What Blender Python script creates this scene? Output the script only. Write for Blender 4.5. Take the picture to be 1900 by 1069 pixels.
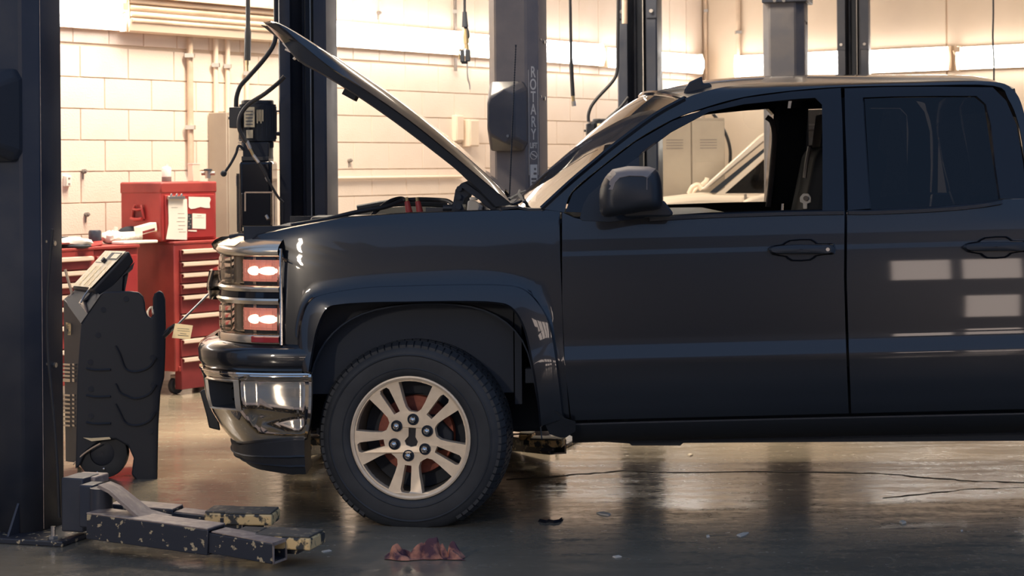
import bpy, bmesh, math, random
from mathutils import Vector, Matrix
from mathutils.geometry import tessellate_polygon
random.seed(7)
scene = bpy.context.scene
COL = scene.collection
for o in list(bpy.data.objects):
    bpy.data.objects.remove(o)

# ------------------------------------------------------------------ camera, world, lamps, exposure
FPX, CX, HY, CAMZ, ROLL = 3504.0, 950.0, 312.0, 1.51, 0.008
cam_data = bpy.data.cameras.new('camera')
cam = bpy.data.objects.new('camera', cam_data)
COL.objects.link(cam)
cam_data.sensor_width = 36.0
cam_data.lens = 36.0 * FPX / 1900.0
cam_data.shift_y = -(534.5 - HY) / 1900.0
cam_data.clip_end = 200
cam_data.dof.use_dof = True
cam_data.dof.focus_distance = 8.2
cam_data.dof.aperture_fstop = 5.6
cam.matrix_world = Matrix.Translation((0, 0, CAMZ)) @ Matrix.Rotation(math.radians(90), 4, 'X') @ Matrix.Rotation(-ROLL, 4, 'Z')
scene.camera = cam

world = bpy.data.worlds.new('dim shop air')
scene.world = world
world.use_nodes = True
bgn = world.node_tree.nodes['Background']
bgn.inputs[0].default_value = (0.36, 0.57, 1.0, 1)
bgn.inputs[1].default_value = 0.36

def area_lamp(name, loc, target, size_x, size_y, power, color, spread=180):
    d = bpy.data.lights.new(name, 'AREA')
    d.shape = 'RECTANGLE'; d.size = size_x; d.size_y = size_y
    d.energy = power; d.color = color; d.spread = math.radians(spread)
    o = bpy.data.objects.new(name, d)
    COL.objects.link(o)
    o.location = loc
    o.rotation_euler = (Vector(target) - Vector(loc)).to_track_quat('-Z', 'Y').to_euler()
    return o
area_lamp('rim_fill_lamp', (-5.6, -1.5, 3.3), (-0.5, 7.9, 0.4), 0.3, 0.8, 140, (1.0, 0.84, 0.66))  # unseen fill lamp, added to brighten the front wheel rim
area_lamp('overhead_fill', (3.4, 13.5, 4.9), (3.2, 14.2, 0.0), 0.5, 2.4, 55, (1.0, 0.84, 0.66))  # unseen overhead lights added as fill, no fittings modelled
area_lamp('overhead_fill', (-1.2, 12.4, 4.9), (-1.3, 12.4, 0.0), 0.5, 2.4, 290, (1.0, 0.87, 0.70))  # added fill for the floor beside the tool chests
area_lamp('overhead_fill', (-0.9, 11.0, 4.9), (-1.0, 11.0, 0.0), 0.4, 1.6, 60, (1.0, 0.84, 0.62), 70)  # narrow added fill for the same stretch of floor
area_lamp('overhead_fill', (0.4, 11.8, 5.0), (0.3, 11.9, 0.0), 0.5, 2.4, 60, (1.0, 0.84, 0.66))

vs = scene.view_settings
vs.view_transform = 'Standard'; vs.look = 'None'; vs.gamma = 1.0; vs.use_curve_mapping = False
vs.exposure = 0.5

# ------------------------------------------------------------------ picture point -> place
def unroll(px, py):
    u, v = px - CX, py - HY
    return u - ROLL * v, v + ROLL * u
def P(px, py, Y):
    u, v = unroll(px, py)
    return Vector((u * Y / FPX, Y, CAMZ - v * Y / FPX))
def PZ(px, py, z=0.0):
    u, v = unroll(px, py)
    Y = (CAMZ - z) * FPX / v
    return Vector((u * Y / FPX, Y, z))
def PPL(px, py, p0, n):
    u, v = unroll(px, py)
    d = Vector((u / FPX, 1.0, -v / FPX)); c = Vector((0, 0, CAMZ))
    t = (Vector(p0) - c).dot(n) / d.dot(n)
    return c + d * t

# ------------------------------------------------------------------ materials
def nd(nt, t, **kw):
    n = nt.nodes.new(t)
    for k, v in kw.items(): setattr(n, k, v)
    return n
def material(name, col, rough=0.5, metal=0.0, coat=0.0, spec=0.5, col2=None, scale=4.0, lo=0.4, hi=0.65, bump=0.0, bscale=60.0,
             emit=None, estr=0.0, rough2=None, stretch=(1, 1, 1), detail=5.0):
    m = bpy.data.materials.new(name); m.use_nodes = True
    nt = m.node_tree; b = nt.nodes['Principled BSDF']
    b.inputs['Base Color'].default_value = (*col, 1)
    b.inputs['Roughness'].default_value = rough
    b.inputs['Metallic'].default_value = metal
    b.inputs['Coat Weight'].default_value = coat
    b.inputs['Coat Roughness'].default_value = 0.03
    b.inputs['Specular IOR Level'].default_value = spec
    if col2 or rough2 is not None or bump:
        tc = nd(nt, 'ShaderNodeTexCoord'); mp = nd(nt, 'ShaderNodeMapping')
        mp.inputs['Scale'].default_value = stretch
        nt.links.new(tc.outputs['Object'], mp.inputs[0])
    if col2 or rough2 is not None:
        nz = nd(nt, 'ShaderNodeTexNoise'); nz.inputs['Scale'].default_value = scale; nz.inputs['Detail'].default_value = detail
        nt.links.new(mp.outputs[0], nz.inputs['Vector'])
        mr = nd(nt, 'ShaderNodeMapRange'); mr.inputs[1].default_value = lo; mr.inputs[2].default_value = hi
        nt.links.new(nz.outputs['Fac'], mr.inputs[0])
        if col2:
            mx = nd(nt, 'ShaderNodeMix', data_type='RGBA')
            mx.inputs[6].default_value = (*col, 1); mx.inputs[7].default_value = (*col2, 1)
            nt.links.new(mr.outputs[0], mx.inputs[0]); nt.links.new(mx.outputs[2], b.inputs['Base Color'])
        if rough2 is not None:
            m2 = nd(nt, 'ShaderNodeMapRange'); m2.inputs[3].default_value = rough; m2.inputs[4].default_value = rough2
            nt.links.new(mr.outputs[0], m2.inputs[0]); nt.links.new(m2.outputs[0], b.inputs['Roughness'])
    if bump:
        n2 = nd(nt, 'ShaderNodeTexNoise'); n2.inputs['Scale'].default_value = bscale; n2.inputs['Detail'].default_value = 4
        nt.links.new(mp.outputs[0], n2.inputs['Vector'])
        bp = nd(nt, 'ShaderNodeBump'); bp.inputs['Strength'].default_value = bump; bp.inputs['Distance'].default_value = 0.01
        nt.links.new(n2.outputs['Fac'], bp.inputs['Height']); nt.links.new(bp.outputs[0], b.inputs['Normal'])
    if emit:
        b.inputs['Emission Color'].default_value = (*emit, 1); b.inputs['Emission Strength'].default_value = estr
    return m
def glass_material(name, tint, gloss, ior=1.5, rough=0.01):
    m = bpy.data.materials.new(name); m.use_nodes = True
    nt = m.node_tree; nt.nodes.remove(nt.nodes['Principled BSDF'])
    out = nt.nodes['Material Output']
    tr = nd(nt, 'ShaderNodeBsdfTransparent'); tr.inputs[0].default_value = (*tint, 1)
    gl = nd(nt, 'ShaderNodeBsdfGlossy'); gl.inputs[0].default_value = (*gloss, 1); gl.inputs['Roughness'].default_value = rough
    fr = nd(nt, 'ShaderNodeFresnel'); fr.inputs[0].default_value = ior
    mx = nd(nt, 'ShaderNodeMixShader')
    nt.links.new(fr.outputs[0], mx.inputs[0]); nt.links.new(tr.outputs[0], mx.inputs[1]); nt.links.new(gl.outputs[0], mx.inputs[2])
    nt.links.new(mx.outputs[0], out.inputs[0])
    return m

M = {}
M['paint'] = material('black truck paint', (0.008, 0.010, 0.015), 0.30, coat=1.0, spec=0.5)
M['black_plastic'] = material('black plastic', (0.022, 0.026, 0.034), 0.42, bump=0.05, bscale=220)
M['gloss_black'] = material('gloss black trim', (0.012, 0.014, 0.02), 0.08)
M['matte_black'] = material('matte black', (0.024, 0.030, 0.042), 0.75)
M['liner'] = material('dusty liner felt', (0.030, 0.038, 0.052), 0.9)
M['rubber'] = material('tyre rubber', (0.022, 0.025, 0.030), 0.62, col2=(0.034, 0.037, 0.042), scale=9)
M['chrome'] = material('chrome', (0.86, 0.80, 0.72), 0.06, metal=1.0)
M['alloy'] = material('satin alloy', (0.86, 0.70, 0.51), 0.42, metal=0.30, col2=(0.80, 0.64, 0.46), scale=30)
M['alloy_side'] = material('grey alloy barrel', (0.30, 0.27, 0.22), 0.4, metal=0.7)
M['rust'] = material('rusty brake disc', (0.36, 0.11, 0.07), 0.6, metal=0.3, col2=(0.22, 0.06, 0.045), scale=25)
M['machine'] = material('dull black moulding', (0.013, 0.018, 0.030), 0.55, bump=0.05, bscale=220)
M['satin_chrome'] = material('satin chrome with painted cream sheen', (0.86, 0.76, 0.62), 0.22, metal=0.75)  # cream tone puts the reflected wall into the chrome colour
M['steel'] = material('bare steel', (0.52, 0.48, 0.43), 0.32, metal=0.9)
M['post'] = material('navy lift paint', (0.028, 0.035, 0.054), 0.38, col2=(0.045, 0.050, 0.066), scale=5, rough2=0.55)
M['post_grey'] = material('greyed navy lift paint', (0.085, 0.085, 0.098), 0.45, col2=(0.12, 0.11, 0.11), scale=6)
M['post_dusty'] = material('dusty lift paint and lit cap tone', (0.20, 0.175, 0.17), 0.45, col2=(0.30, 0.25, 0.22), scale=7, lo=0.35, hi=0.8, rough2=0.6)
M['post_chip'] = material('chipped lift paint', (0.030, 0.033, 0.044), 0.4, col2=(0.52, 0.42, 0.26), scale=34, lo=0.60, hi=0.63, detail=6)
M['arm_top'] = material('worn steel with painted sheen', (0.30, 0.235, 0.205), 0.5, col2=(0.50, 0.40, 0.32), scale=26, lo=0.45, hi=0.75)  # bare worn steel; also paints sheen on arm tops and post corners
M['pad_yellow'] = material('worn yellow paint', (0.86, 0.60, 0.28), 0.55, col2=(0.045, 0.045, 0.045), scale=24, lo=0.50, hi=0.57, detail=8)
M['pad_top'] = material('dirty rubber pad', (0.09, 0.085, 0.075), 0.6, col2=(0.34, 0.28, 0.18), scale=30, lo=0.55, hi=0.68)
M['block'] = material('cream painted block', (0.84, 0.715, 0.61), 0.55, col2=(0.78, 0.645, 0.53), scale=3.0, lo=0.5, hi=0.85, bump=0.25, bscale=90)
M['mortar'] = material('painted mortar', (0.70, 0.55, 0.42), 0.8)
M['panel'] = material('cream wall panel', (0.66, 0.54, 0.42), 0.6, col2=(0.60, 0.485, 0.37), scale=1.3)
M['cream_metal'] = material('cream metal', (0.82, 0.68, 0.54), 0.35)
M['cream_dirty'] = material('dusty cream metal', (0.70, 0.53, 0.39), 0.45, col2=(0.5, 0.38, 0.28), scale=5)
M['lamp'] = material('lit diffuser', (0.9, 0.9, 0.85), 0.4, emit=(1.0, 0.95, 0.89), estr=11.5)
M['red'] = material('red enamel', (0.37, 0.040, 0.036), 0.32, col2=(0.27, 0.026, 0.027), scale=4, lo=0.35, hi=0.75)
M['red_worn'] = material('worn red enamel', (0.34, 0.048, 0.040), 0.45, col2=(0.17, 0.016, 0.020), scale=3, lo=0.42, hi=0.7)
M['drawer_red'] = material('dull red drawer', (0.16, 0.018, 0.022), 0.5, col2=(0.23, 0.030, 0.032), scale=5)
M['trim_pale'] = material('pale aluminium pull', (0.80, 0.64, 0.52), 0.35, metal=0.3)
M['paper'] = material('white paper', (0.83, 0.78, 0.70), 0.8)
M['ink'] = material('grey print', (0.22, 0.19, 0.17), 0.8)
M['locker'] = material('grey locker paint', (0.40, 0.34, 0.27), 0.45, col2=(0.33, 0.275, 0.22), scale=2)
M['label'] = material('beige label', (0.90, 0.75, 0.48), 0.6)
M['hose'] = material('black rubber hose', (0.020, 0.021, 0.025), 0.5)
M['brass'] = material('brass fitting', (0.55, 0.42, 0.22), 0.35, metal=0.9)
M['white_car'] = material('white car paint', (0.80, 0.68, 0.56), 0.2, coat=0.6)
M['interior'] = material('dark cloth', (0.020, 0.025, 0.036), 0.8)
M['interior_trim'] = material('grey cabin plastic', (0.16, 0.14, 0.135), 0.45)
M['rag'] = material('stained red shop rag', (0.56, 0.24, 0.15), 0.9, col2=(0.10, 0.045, 0.06), scale=14, lo=0.42, hi=0.56)
M['white_plastic'] = material('white plastic', (0.85, 0.80, 0.72), 0.4)
M['letter'] = material('white lettering', (0.82, 0.74, 0.64), 0.5)
M['clear_glass'] = glass_material('clear glass', (0.88, 0.90, 0.88), (1, 1, 1), 1.8)
M['windshield_glass'] = glass_material('windshield glass', (0.80, 0.82, 0.80), (1, 1, 1), 2.6, 0.02)
M['tint_glass'] = glass_material('dark tinted glass', (0.035, 0.04, 0.05), (1, 1, 1), 1.5)
M['lens'] = glass_material('clear lens', (0.93, 0.93, 0.92), (1, 1, 1), 1.45)
M['amber'] = material('red reflector', (0.66, 0.25, 0.19), 0.25, emit=(1.0, 0.36, 0.26), estr=0.16, coat=0.6)
M['bulb'] = material('lit bulb', (1, 0.9, 0.8), 0.3, emit=(1.0, 0.80, 0.58), estr=1.6)
M['red_lens'] = material('red side marker', (0.45, 0.035, 0.04), 0.15, coat=0.7)
M['clamp_red'] = material('red clamp handle', (0.40, 0.05, 0.05), 0.5)
M['flake'] = material('pale debris', (0.62, 0.55, 0.45), 0.8)
M['dark_floor_mark'] = material('dark crack', (0.012, 0.012, 0.013), 0.7)
M['garage_door'] = material('garage door panel', (0.20, 0.18, 0.17), 0.5)
M['daylight'] = material('daylit pane', (0.5, 0.5, 0.5), 0.4, emit=(1.0, 0.80, 0.68), estr=3.6)
M['panel_face'] = material('pale control panel', (0.90, 0.80, 0.60), 0.35, col2=(0.74, 0.60, 0.38), scale=22, lo=0.52, hi=0.62)

def translucent_card(name, col):
    m = bpy.data.materials.new(name); m.use_nodes = True
    nt = m.node_tree; nt.nodes.remove(nt.nodes['Principled BSDF'])
    d = nd(nt, 'ShaderNodeBsdfDiffuse'); t = nd(nt, 'ShaderNodeBsdfTranslucent'); mx = nd(nt, 'ShaderNodeMixShader')
    d.inputs[0].default_value = (*col, 1); t.inputs[0].default_value = (*col, 1); mx.inputs[0].default_value = 0.55
    nt.links.new(d.outputs[0], mx.inputs[1]); nt.links.new(t.outputs[0], mx.inputs[2]); nt.links.new(mx.outputs[0], nt.nodes['Material Output'].inputs[0])
    return m
M['card'] = translucent_card('cream card', (0.92, 0.78, 0.52))
def floor_material():
    m = bpy.data.materials.new('sealed wet concrete'); m.use_nodes = True
    nt = m.node_tree; b = nt.nodes['Principled BSDF']
    tc = nd(nt, 'ShaderNodeTexCoord')
    def noise(scale, st=(1, 1, 1), detail=6):
        mp = nd(nt, 'ShaderNodeMapping'); mp.inputs['Scale'].default_value = st
        nt.links.new(tc.outputs['Object'], mp.inputs[0])
        n = nd(nt, 'ShaderNodeTexNoise'); n.inputs['Scale'].default_value = scale; n.inputs['Detail'].default_value = detail
        nt.links.new(mp.outputs[0], n.inputs['Vector'])
        return n.outputs['Fac']
    def rng(sock, a, b_, c, d):
        r = nd(nt, 'ShaderNodeMapRange')
        for i, v in enumerate((a, b_, c, d)): r.inputs[i + 1].default_value = v
        nt.links.new(sock, r.inputs[0]); return r.outputs[0]
    big = noise(0.9); fine = noise(28, detail=8); streak = noise(3.0, (1.0, 3.5, 1))
    mx = nd(nt, 'ShaderNodeMix', data_type='RGBA')
    mx.inputs[6].default_value = (0.15, 0.132, 0.102, 1); mx.inputs[7].default_value = (0.26, 0.22, 0.16, 1)
    nt.links.new(rng(big, 0.35, 0.7, 0, 1), mx.inputs[0])
    m2 = nd(nt, 'ShaderNodeMix', data_type='RGBA')
    m2.inputs[7].default_value = (0.24, 0.21, 0.17, 1)
    nt.links.new(mx.outputs[2], m2.inputs[6]); nt.links.new(rng(fine, 0.55, 0.8, 0, 0.6), m2.inputs[0])
    nt.links.new(m2.outputs[2], b.inputs['Base Color'])
    ad = nd(nt, 'ShaderNodeMath', operation='ADD')
    nt.links.new(rng(streak, 0.3, 0.75, 0.05, 0.26), ad.inputs[0]); nt.links.new(rng(fine, 0.4, 0.8, 0.0, 0.12), ad.inputs[1])
    nt.links.new(ad.outputs[0], b.inputs['Roughness'])
    bp = nd(nt, 'ShaderNodeBump'); bp.inputs['Strength'].default_value = 0.05; bp.inputs['Distance'].default_value = 0.01
    nt.links.new(noise(14, (1, 1.6, 1), 7), bp.inputs['Height']); nt.links.new(bp.outputs[0], b.inputs['Normal'])
    return m
M['floor'] = floor_material()

# ------------------------------------------------------------------ mesh builder
def catmull(pts, n=4, closed=False):
    pts = [Vector(p) for p in pts]; out = []; N = len(pts)
    segs = N if closed else N - 1
    for i in range(segs):
        if closed:
            p0, p1, p2, p3 = (pts[(i + k) % N] for k in (-1, 0, 1, 2))
        else:
            p1, p2 = pts[i], pts[i + 1]
            p0 = pts[i - 1] if i else p1 * 2 - p2
            p3 = pts[i + 2] if i + 2 < N else p2 * 2 - p1
        for k in range(n):
            t = k / n; t2 = t * t; t3 = t2 * t
            out.append(0.5 * ((2 * p1) + (p2 - p0) * t + (2 * p0 - 5 * p1 + 4 * p2 - p3) * t2 + (3 * p1 - p0 - 3 * p2 + p3) * t3))
    if not closed: out.append(pts[-1])
    return out
def linear(pts, n=4):
    pts = [Vector(p) for p in pts]; out = []
    for a, b in zip(pts, pts[1:]):
        for k in range(n): out.append(a.lerp(b, k / n))
    out.append(pts[-1]); return out
def world_matrix(o):
    m = o.matrix_basis.copy()
    while o.parent:
        o = o.parent; m = o.matrix_basis @ m
    return m

class MB:
    def __init__(s): s.v = []; s.f = []
    def add(s, vs, fs):
        k = len(s.v); s.v += [Vector(v) for v in vs]; s.f += [tuple(i + k for i in f) for f in fs]; return s
    def box(s, c, size, R=None):
        c = Vector(c); h = [d / 2 for d in size]
        vs = []
        for sx, sy, sz in ((-1,-1,-1),(1,-1,-1),(1,1,-1),(-1,1,-1),(-1,-1,1),(1,-1,1),(1,1,1),(-1,1,1)):
            v = Vector((sx*h[0], sy*h[1], sz*h[2]))
            vs.append(c + (R @ v if R else v))
        return s.add(vs, [(0,3,2,1),(4,5,6,7),(0,1,5,4),(1,2,6,5),(2,3,7,6),(3,0,4,7)])
    def span(s, p0, p1, w, h, up=(0, 0, 1)):
        """box running from p0 to p1, w across, h along up"""
        p0, p1 = Vector(p0), Vector(p1); d = (p1 - p0)
        y = d.normalized(); x = y.cross(Vector(up)).normalized(); z = x.cross(y)
        R = Matrix((x, y, z)).transposed()
        return s.box((p0 + p1) / 2, (w, d.length, h), R)
    def cyl(s, p0, p1, r0, r1=None, n=16, caps=True):
        p0, p1 = Vector(p0), Vector(p1); r1 = r0 if r1 is None else r1
        z = (p1 - p0).normalized(); x = z.orthogonal().normalized(); y = z.cross(x)
        vs = []
        for p, r in ((p0, r0), (p1, r1)):
            for i in range(n):
                a = 2 * math.pi * i / n; vs.append(p + (x * math.cos(a) + y * math.sin(a)) * r)
        fs = [(i, (i + 1) % n, n + (i + 1) % n, n + i) for i in range(n)]
        if caps: fs += [tuple(reversed(range(n))), tuple(range(n, 2 * n))]
        return s.add(vs, fs)
    def tube(s, pts, r, n=8, sub=5):
        pts = catmull(pts, sub) if sub > 1 else [Vector(p) for p in pts]
        rr = r if callable(r) else (lambda t: r)
        x = None; rings = []
        for i, p in enumerate(pts):
            t = (pts[min(i + 1, len(pts) - 1)] - pts[max(i - 1, 0)]).normalized()
            x = (t.orthogonal() if x is None else x - t * x.dot(t)).normalized(); y = t.cross(x)
            q = rr(i / (len(pts) - 1))
            rings.append([p + (x * math.cos(2*math.pi*k/n) + y * math.sin(2*math.pi*k/n)) * q for k in range(n)])
        k0 = len(s.v); s.grid([r_ + [r_[0]] for r_ in rings], weld=n)
        s.f.append(tuple(k0 + i for i in reversed(range(n)))); s.f.append(tuple(k0 + (len(rings)-1)*n + i for i in range(n)))
        return s
    def grid(s, rows, weld=0, flip=False):
        """rows of points -> quads; weld=n closes each row onto its first point"""
        k = len(s.v); n = len(rows[0]) - (1 if weld else 0)
        for r in rows: s.v += [Vector(p) for p in r[:n]]
        m = n if weld else n - 1
        for i in range(len(rows) - 1):
            for j in range(m):
                a, b = k + i*n + j, k + i*n + (j+1) % n
                f = (a, b, b + n, a + n)
                s.f.append(tuple(reversed(f)) if flip else f)
        return s
    def lathe(s, prof, o, axis, n=48, closed=False):
        """prof: (radius, distance along axis)"""
        o = Vector(o); z = Vector(axis).normalized(); x = z.orthogonal().normalized(); y = z.cross(x)
        rows = []
        for i in range(n):
            a = 2 * math.pi * i / n; d = x * math.cos(a) + y * math.sin(a)
            rows.append([o + d * r + z * t for r, t in prof])
        return s.grid([list(c) + [c[0]] for c in zip(*rows)], weld=n)
    def prism(s, poly, fn, d0, d1):
        n = len(poly); a = [fn(u, v, d0) for u, v in poly]; b = [fn(u, v, d1) for u, v in poly]
        fs = [tuple(range(n)), tuple(reversed(range(n, 2*n)))] + [(i, n + i, n + (i+1) % n, (i+1) % n) for i in range(n)]
        return s.add(a + b, fs)
    def plate(s, loops, fn, d0, d1):
        """polygon with holes, extruded"""
        tris = tessellate_polygon([[Vector((u, v, 0)) for u, v in l] for l in loops])
        flat = [p for l in loops for p in l]; n = len(flat)
        vs = [fn(u, v, d0) for u, v in flat] + [fn(u, v, d1) for u, v in flat]
        fs = [tuple(t) for t in tris] + [tuple(n + i for i in reversed(t)) for t in tris]
        k = 0
        for l in loops:
            m = len(l)
            for i in range(m): fs.append((k + i, k + (i+1) % m, n + k + (i+1) % m, n + k + i))
            k += m
        return s.add(vs, fs)
    def ball(s, c, r, n=12, m=8):
        c = Vector(c); rx, ry, rz = (r, r, r) if not hasattr(r, '__len__') else r
        rows = []
        for i in range(m + 1):
            t = math.pi * i / m; t = min(max(t, 0.02), math.pi - 0.02)
            rows.append([c + Vector((rx*math.sin(t)*math.cos(2*math.pi*k/n), ry*math.sin(t)*math.sin(2*math.pi*k/n), rz*math.cos(t))) for k in range(n + 1)])
        return s.grid(rows, weld=n, flip=True)
    def mirrored(s, Yc):
        o = MB(); o.v = [Vector((v.x, 2*Yc - v.y, v.z)) for v in s.v]; o.f = [tuple(reversed(f)) for f in s.f]; return o
    def build(s, name, mat, parent=None, bevel=0.0, solid=0.0, sub=0, sharp=32, segs=2, recalc=False, face=None):
        me = bpy.data.meshes.new(name)
        inv = world_matrix(parent).inverted() if parent else Matrix()
        me.from_pydata([inv @ v for v in s.v], [], s.f)
        if recalc:
            bm = bmesh.new(); bm.from_mesh(me); bmesh.ops.recalc_face_normals(bm, faces=bm.faces); bm.to_mesh(me); bm.free()
        if face:
            tot = Vector((0, 0, 0))
            for p in me.polygons: tot += p.normal * p.area
            if tot.dot(Vector(face)) < 0: me.flip_normals()
        me.materials.append(M[mat] if isinstance(mat, str) else mat)
        me.polygons.foreach_set('use_smooth', [True] * len(me.polygons))
        me.set_sharp_from_angle(angle=math.radians(sharp))
        o = bpy.data.objects.new(name, me); COL.objects.link(o)
        if parent: o.parent = parent
        if solid:
            md = o.modifiers.new('solid', 'SOLIDIFY'); md.thickness = solid; md.offset = -1.0; md.use_even_offset = False
        if solid:
            md = o.modifiers.new('split', 'EDGE_SPLIT'); md.split_angle = math.radians(max(sharp, 12)); md.use_edge_sharp = False
        if bevel:
            md = o.modifiers.new('bevel', 'BEVEL'); md.width = bevel; md.segments = segs; md.limit_method = 'ANGLE'; md.angle_limit = math.radians(35)
            md.harden_normals = False
        if sub:
            md = o.modifiers.new('sub', 'SUBSURF'); md.levels = sub; md.render_levels = sub
        return o

def thing(name, label, cat, loc=(0, 0, 0), rotz=0.0, group=None):
    o = bpy.data.objects.new(name, None); COL.objects.link(o)
    o.location = loc; o.rotation_euler = (0, 0, rotz)
    o['label'] = label; o['category'] = cat
    if group: o['group'] = group
    return o
def tag(o, label, cat, group=None):
    o['label'] = label; o['category'] = cat
    if group: o['group'] = group
    return o
def structure(o):
    o['kind'] = 'structure'; return o
def stuff(o):
    o['kind'] = 'stuff'; return o
def lerp_table(tab, x):
    if x <= tab[0][0]: return tab[0][1]
    for (a, va), (b, vb) in zip(tab, tab[1:]):
        if x <= b: return va + (vb - va) * (x - a) / (b - a)
    return tab[-1][1]
# ------------------------------------------------------------------ the room
WL0 = Vector((-2.97, 13.0, 0)); WLD = Vector((0.6, 0.8, 0)); WLN = Vector((0.8, -0.6, 0))
COR = WL0 + WLD * 8.284
WRD = Vector((0.8, -0.6, 0)); WRN = Vector((-0.6, -0.8, 0))
UP = Vector((0, 0, 1))
def WL(px, py, out=0.0): return PPL(px, py, WL0 + WLN * out, WLN)
def WR(px, py, out=0.0): return PPL(px, py, COR + WRN * out, WRN)
def s_left(px): return (WL(px, 300) - WL0).dot(WLD)
def s_right(px): return (WR(px, 300) - COR).dot(WRD)
def on_left(s, z, out=0.0): return WL0 + WLD * s + WLN * out + UP * z
def on_right(s, z, out=0.0): return COR + WRD * s + WRN * out + UP * z

structure(MB().box((1, 16.0, 5.35), (34, 13, 0.1)).build('ceiling', 'panel'))
fl = structure(MB().box((2, 6, -0.1), (44, 44, 0.2)).build('floor', 'floor'))
# crack and old chips in the slab
def ribbon(pts, w0, z, seed):
    rnd = random.Random(seed); pts = linear(pts, 5); rows = []
    for i, p in enumerate(pts):
        t = (pts[min(i+1, len(pts)-1)] - pts[max(i-1, 0)]).normalized(); nrm = Vector((-t.y, t.x, 0))
        w = w0 * rnd.uniform(0.25, 1.0); j = nrm * rnd.uniform(-1, 1) * w0 * 0.8
        rows.append([Vector((p.x, p.y, z)) + j - nrm * w, Vector((p.x, p.y, z)) + j + nrm * w])
    return MB().grid(rows)
ribbon([PZ(*q) for q in ((940,890),(1020,885),(1090,879),(1160,874),(1250,877),(1400,876),(1560,877),(1650,880),(1760,890),(1810,893),(1900,896),(2000,900))], 0.016, 0.0016, 3).build('floor_crack', 'dark_floor_mark', fl)
ribbon([PZ(*q) for q in ((1905,905),(1800,908),(1720,916),(1640,925))], 0.01, 0.0016, 4).build('floor_crack', 'dark_floor_mark', fl)

# left wall: painted concrete blocks, vertical boards above
wl = structure(MB().box(on_left(-2.7, 2.2, -0.12), (0.24 - 0.016, 23.4, 4.4), Matrix((WLN, WLD, UP)).transposed()).build('wall_left', 'mortar'))
wl_inv = world_matrix(wl).inverted()
def block_mesh(name, L, H, D, mat, ch=0.004):
    b = MB(); x, z = L/2, H/2
    b.v = [Vector(q) for q in ((-x,0,-z),(x,0,-z),(x,0,z),(-x,0,z),(-x+ch,-D,-z+ch),(x-ch,-D,-z+ch),(x-ch,-D,z-ch),(-x+ch,-D,z-ch))]
    b.f = [(4,5,6,7),(0,1,5,4),(1,2,6,5),(2,3,7,6),(3,0,4,7)]
    me = bpy.data.meshes.new(name); me.from_pydata(b.v, [], b.f); me.materials.append(M[mat]); return me
def place(me, name, parent, pos, ex, ey):
    o = bpy.data.objects.new(name, me); COL.objects.link(o); o.parent = parent
    o.matrix_basis = Matrix.Translation(pos) @ Matrix((ex, ey, UP)).transposed().to_4x4()
    return o
BL, BH = 0.434, 0.217
full = block_mesh('concrete_block', BL - 0.004, BH - 0.004, 0.012, 'block', 0.0035)
EXL, EYL = WLD, -WLN
rows_z = [1.51 + BH * k for k in range(-7, 4)]
for r, z0 in enumerate(rows_z):
    off = 0.0 if r % 2 else BL / 2
    for k in range(-3, 20):
        s = k * BL + off
        if s > 8.26: continue
        place(full, 'concrete_block', wl, on_left(s, z0 + BH / 2, -0.008 + random.uniform(0, 0.0012)), EXL, EYL)
board = block_mesh('wall_board', 0.32 - 0.006, 1.66, 0.012, 'block', 0.003)
for k in range(-3, 27):
    s = k * 0.32 + 0.1
    if s < 8.2: place(board, 'wall_board', wl, on_left(s, 2.378 + 0.85, -0.008), EXL, EYL)

wr = structure(MB().box(on_right(3.6, 2.2, -0.12), (0.24 - 0.016, 7.6, 4.4), Matrix((WRN, WRD, UP)).transposed()).build('wall_right', 'mortar'))
pan = block_mesh('wall_panel', 0.90 - 0.012, 4.38, 0.02, 'panel', 0.005)
for k in range(8):
    place(pan, 'wall_panel', wr, on_right(0.45 + k * 0.90, 2.2, -0.008), WRD, -WRN)

# wall behind the photographer: sectional doors with a row of daylit panes
wf = structure(MB().box((2, -9.1, 2.4), (40, 0.2, 4.8)).build('wall_front', 'garage_door'))
win = 0
for cx in (-6.4, -1.9, 6.75, 11.3):
    win += 1
    zb0 = 2.40 if cx > 5 else 1.55
    wn = structure(MB().plate([[(-1.9, -0.06), (1.9, -0.06), (1.9, 1.06), (-1.9, 1.06)]] + [[(x0, 0.05), (x0, 0.95), (x0 + 0.78, 0.95), (x0 + 0.78, 0.05)] for x0 in (-1.80, -0.86, 0.08, 1.02)],
                   lambda u, v, d, cx=cx, zb0=zb0: Vector((cx + u, -9.0 + d, zb0 + v)), 0.0, 0.06).build('window_%d' % win, 'garage_door'))
    if cx > 5:
        for x0 in (-0.86, 0.08, 1.02): MB().box((cx + x0 + 0.39, -8.985, 1.2), (0.70, 0.02, 0.95)).build('pane', 'daylight', wn)
    for x0 in (-1.80, -0.86, 0.08, 1.02):
        MB().box((cx + x0 + 0.39, -8.985, zb0 + 0.5), (0.78, 0.01, 0.9)).build('pane', 'daylight', wn)

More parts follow.
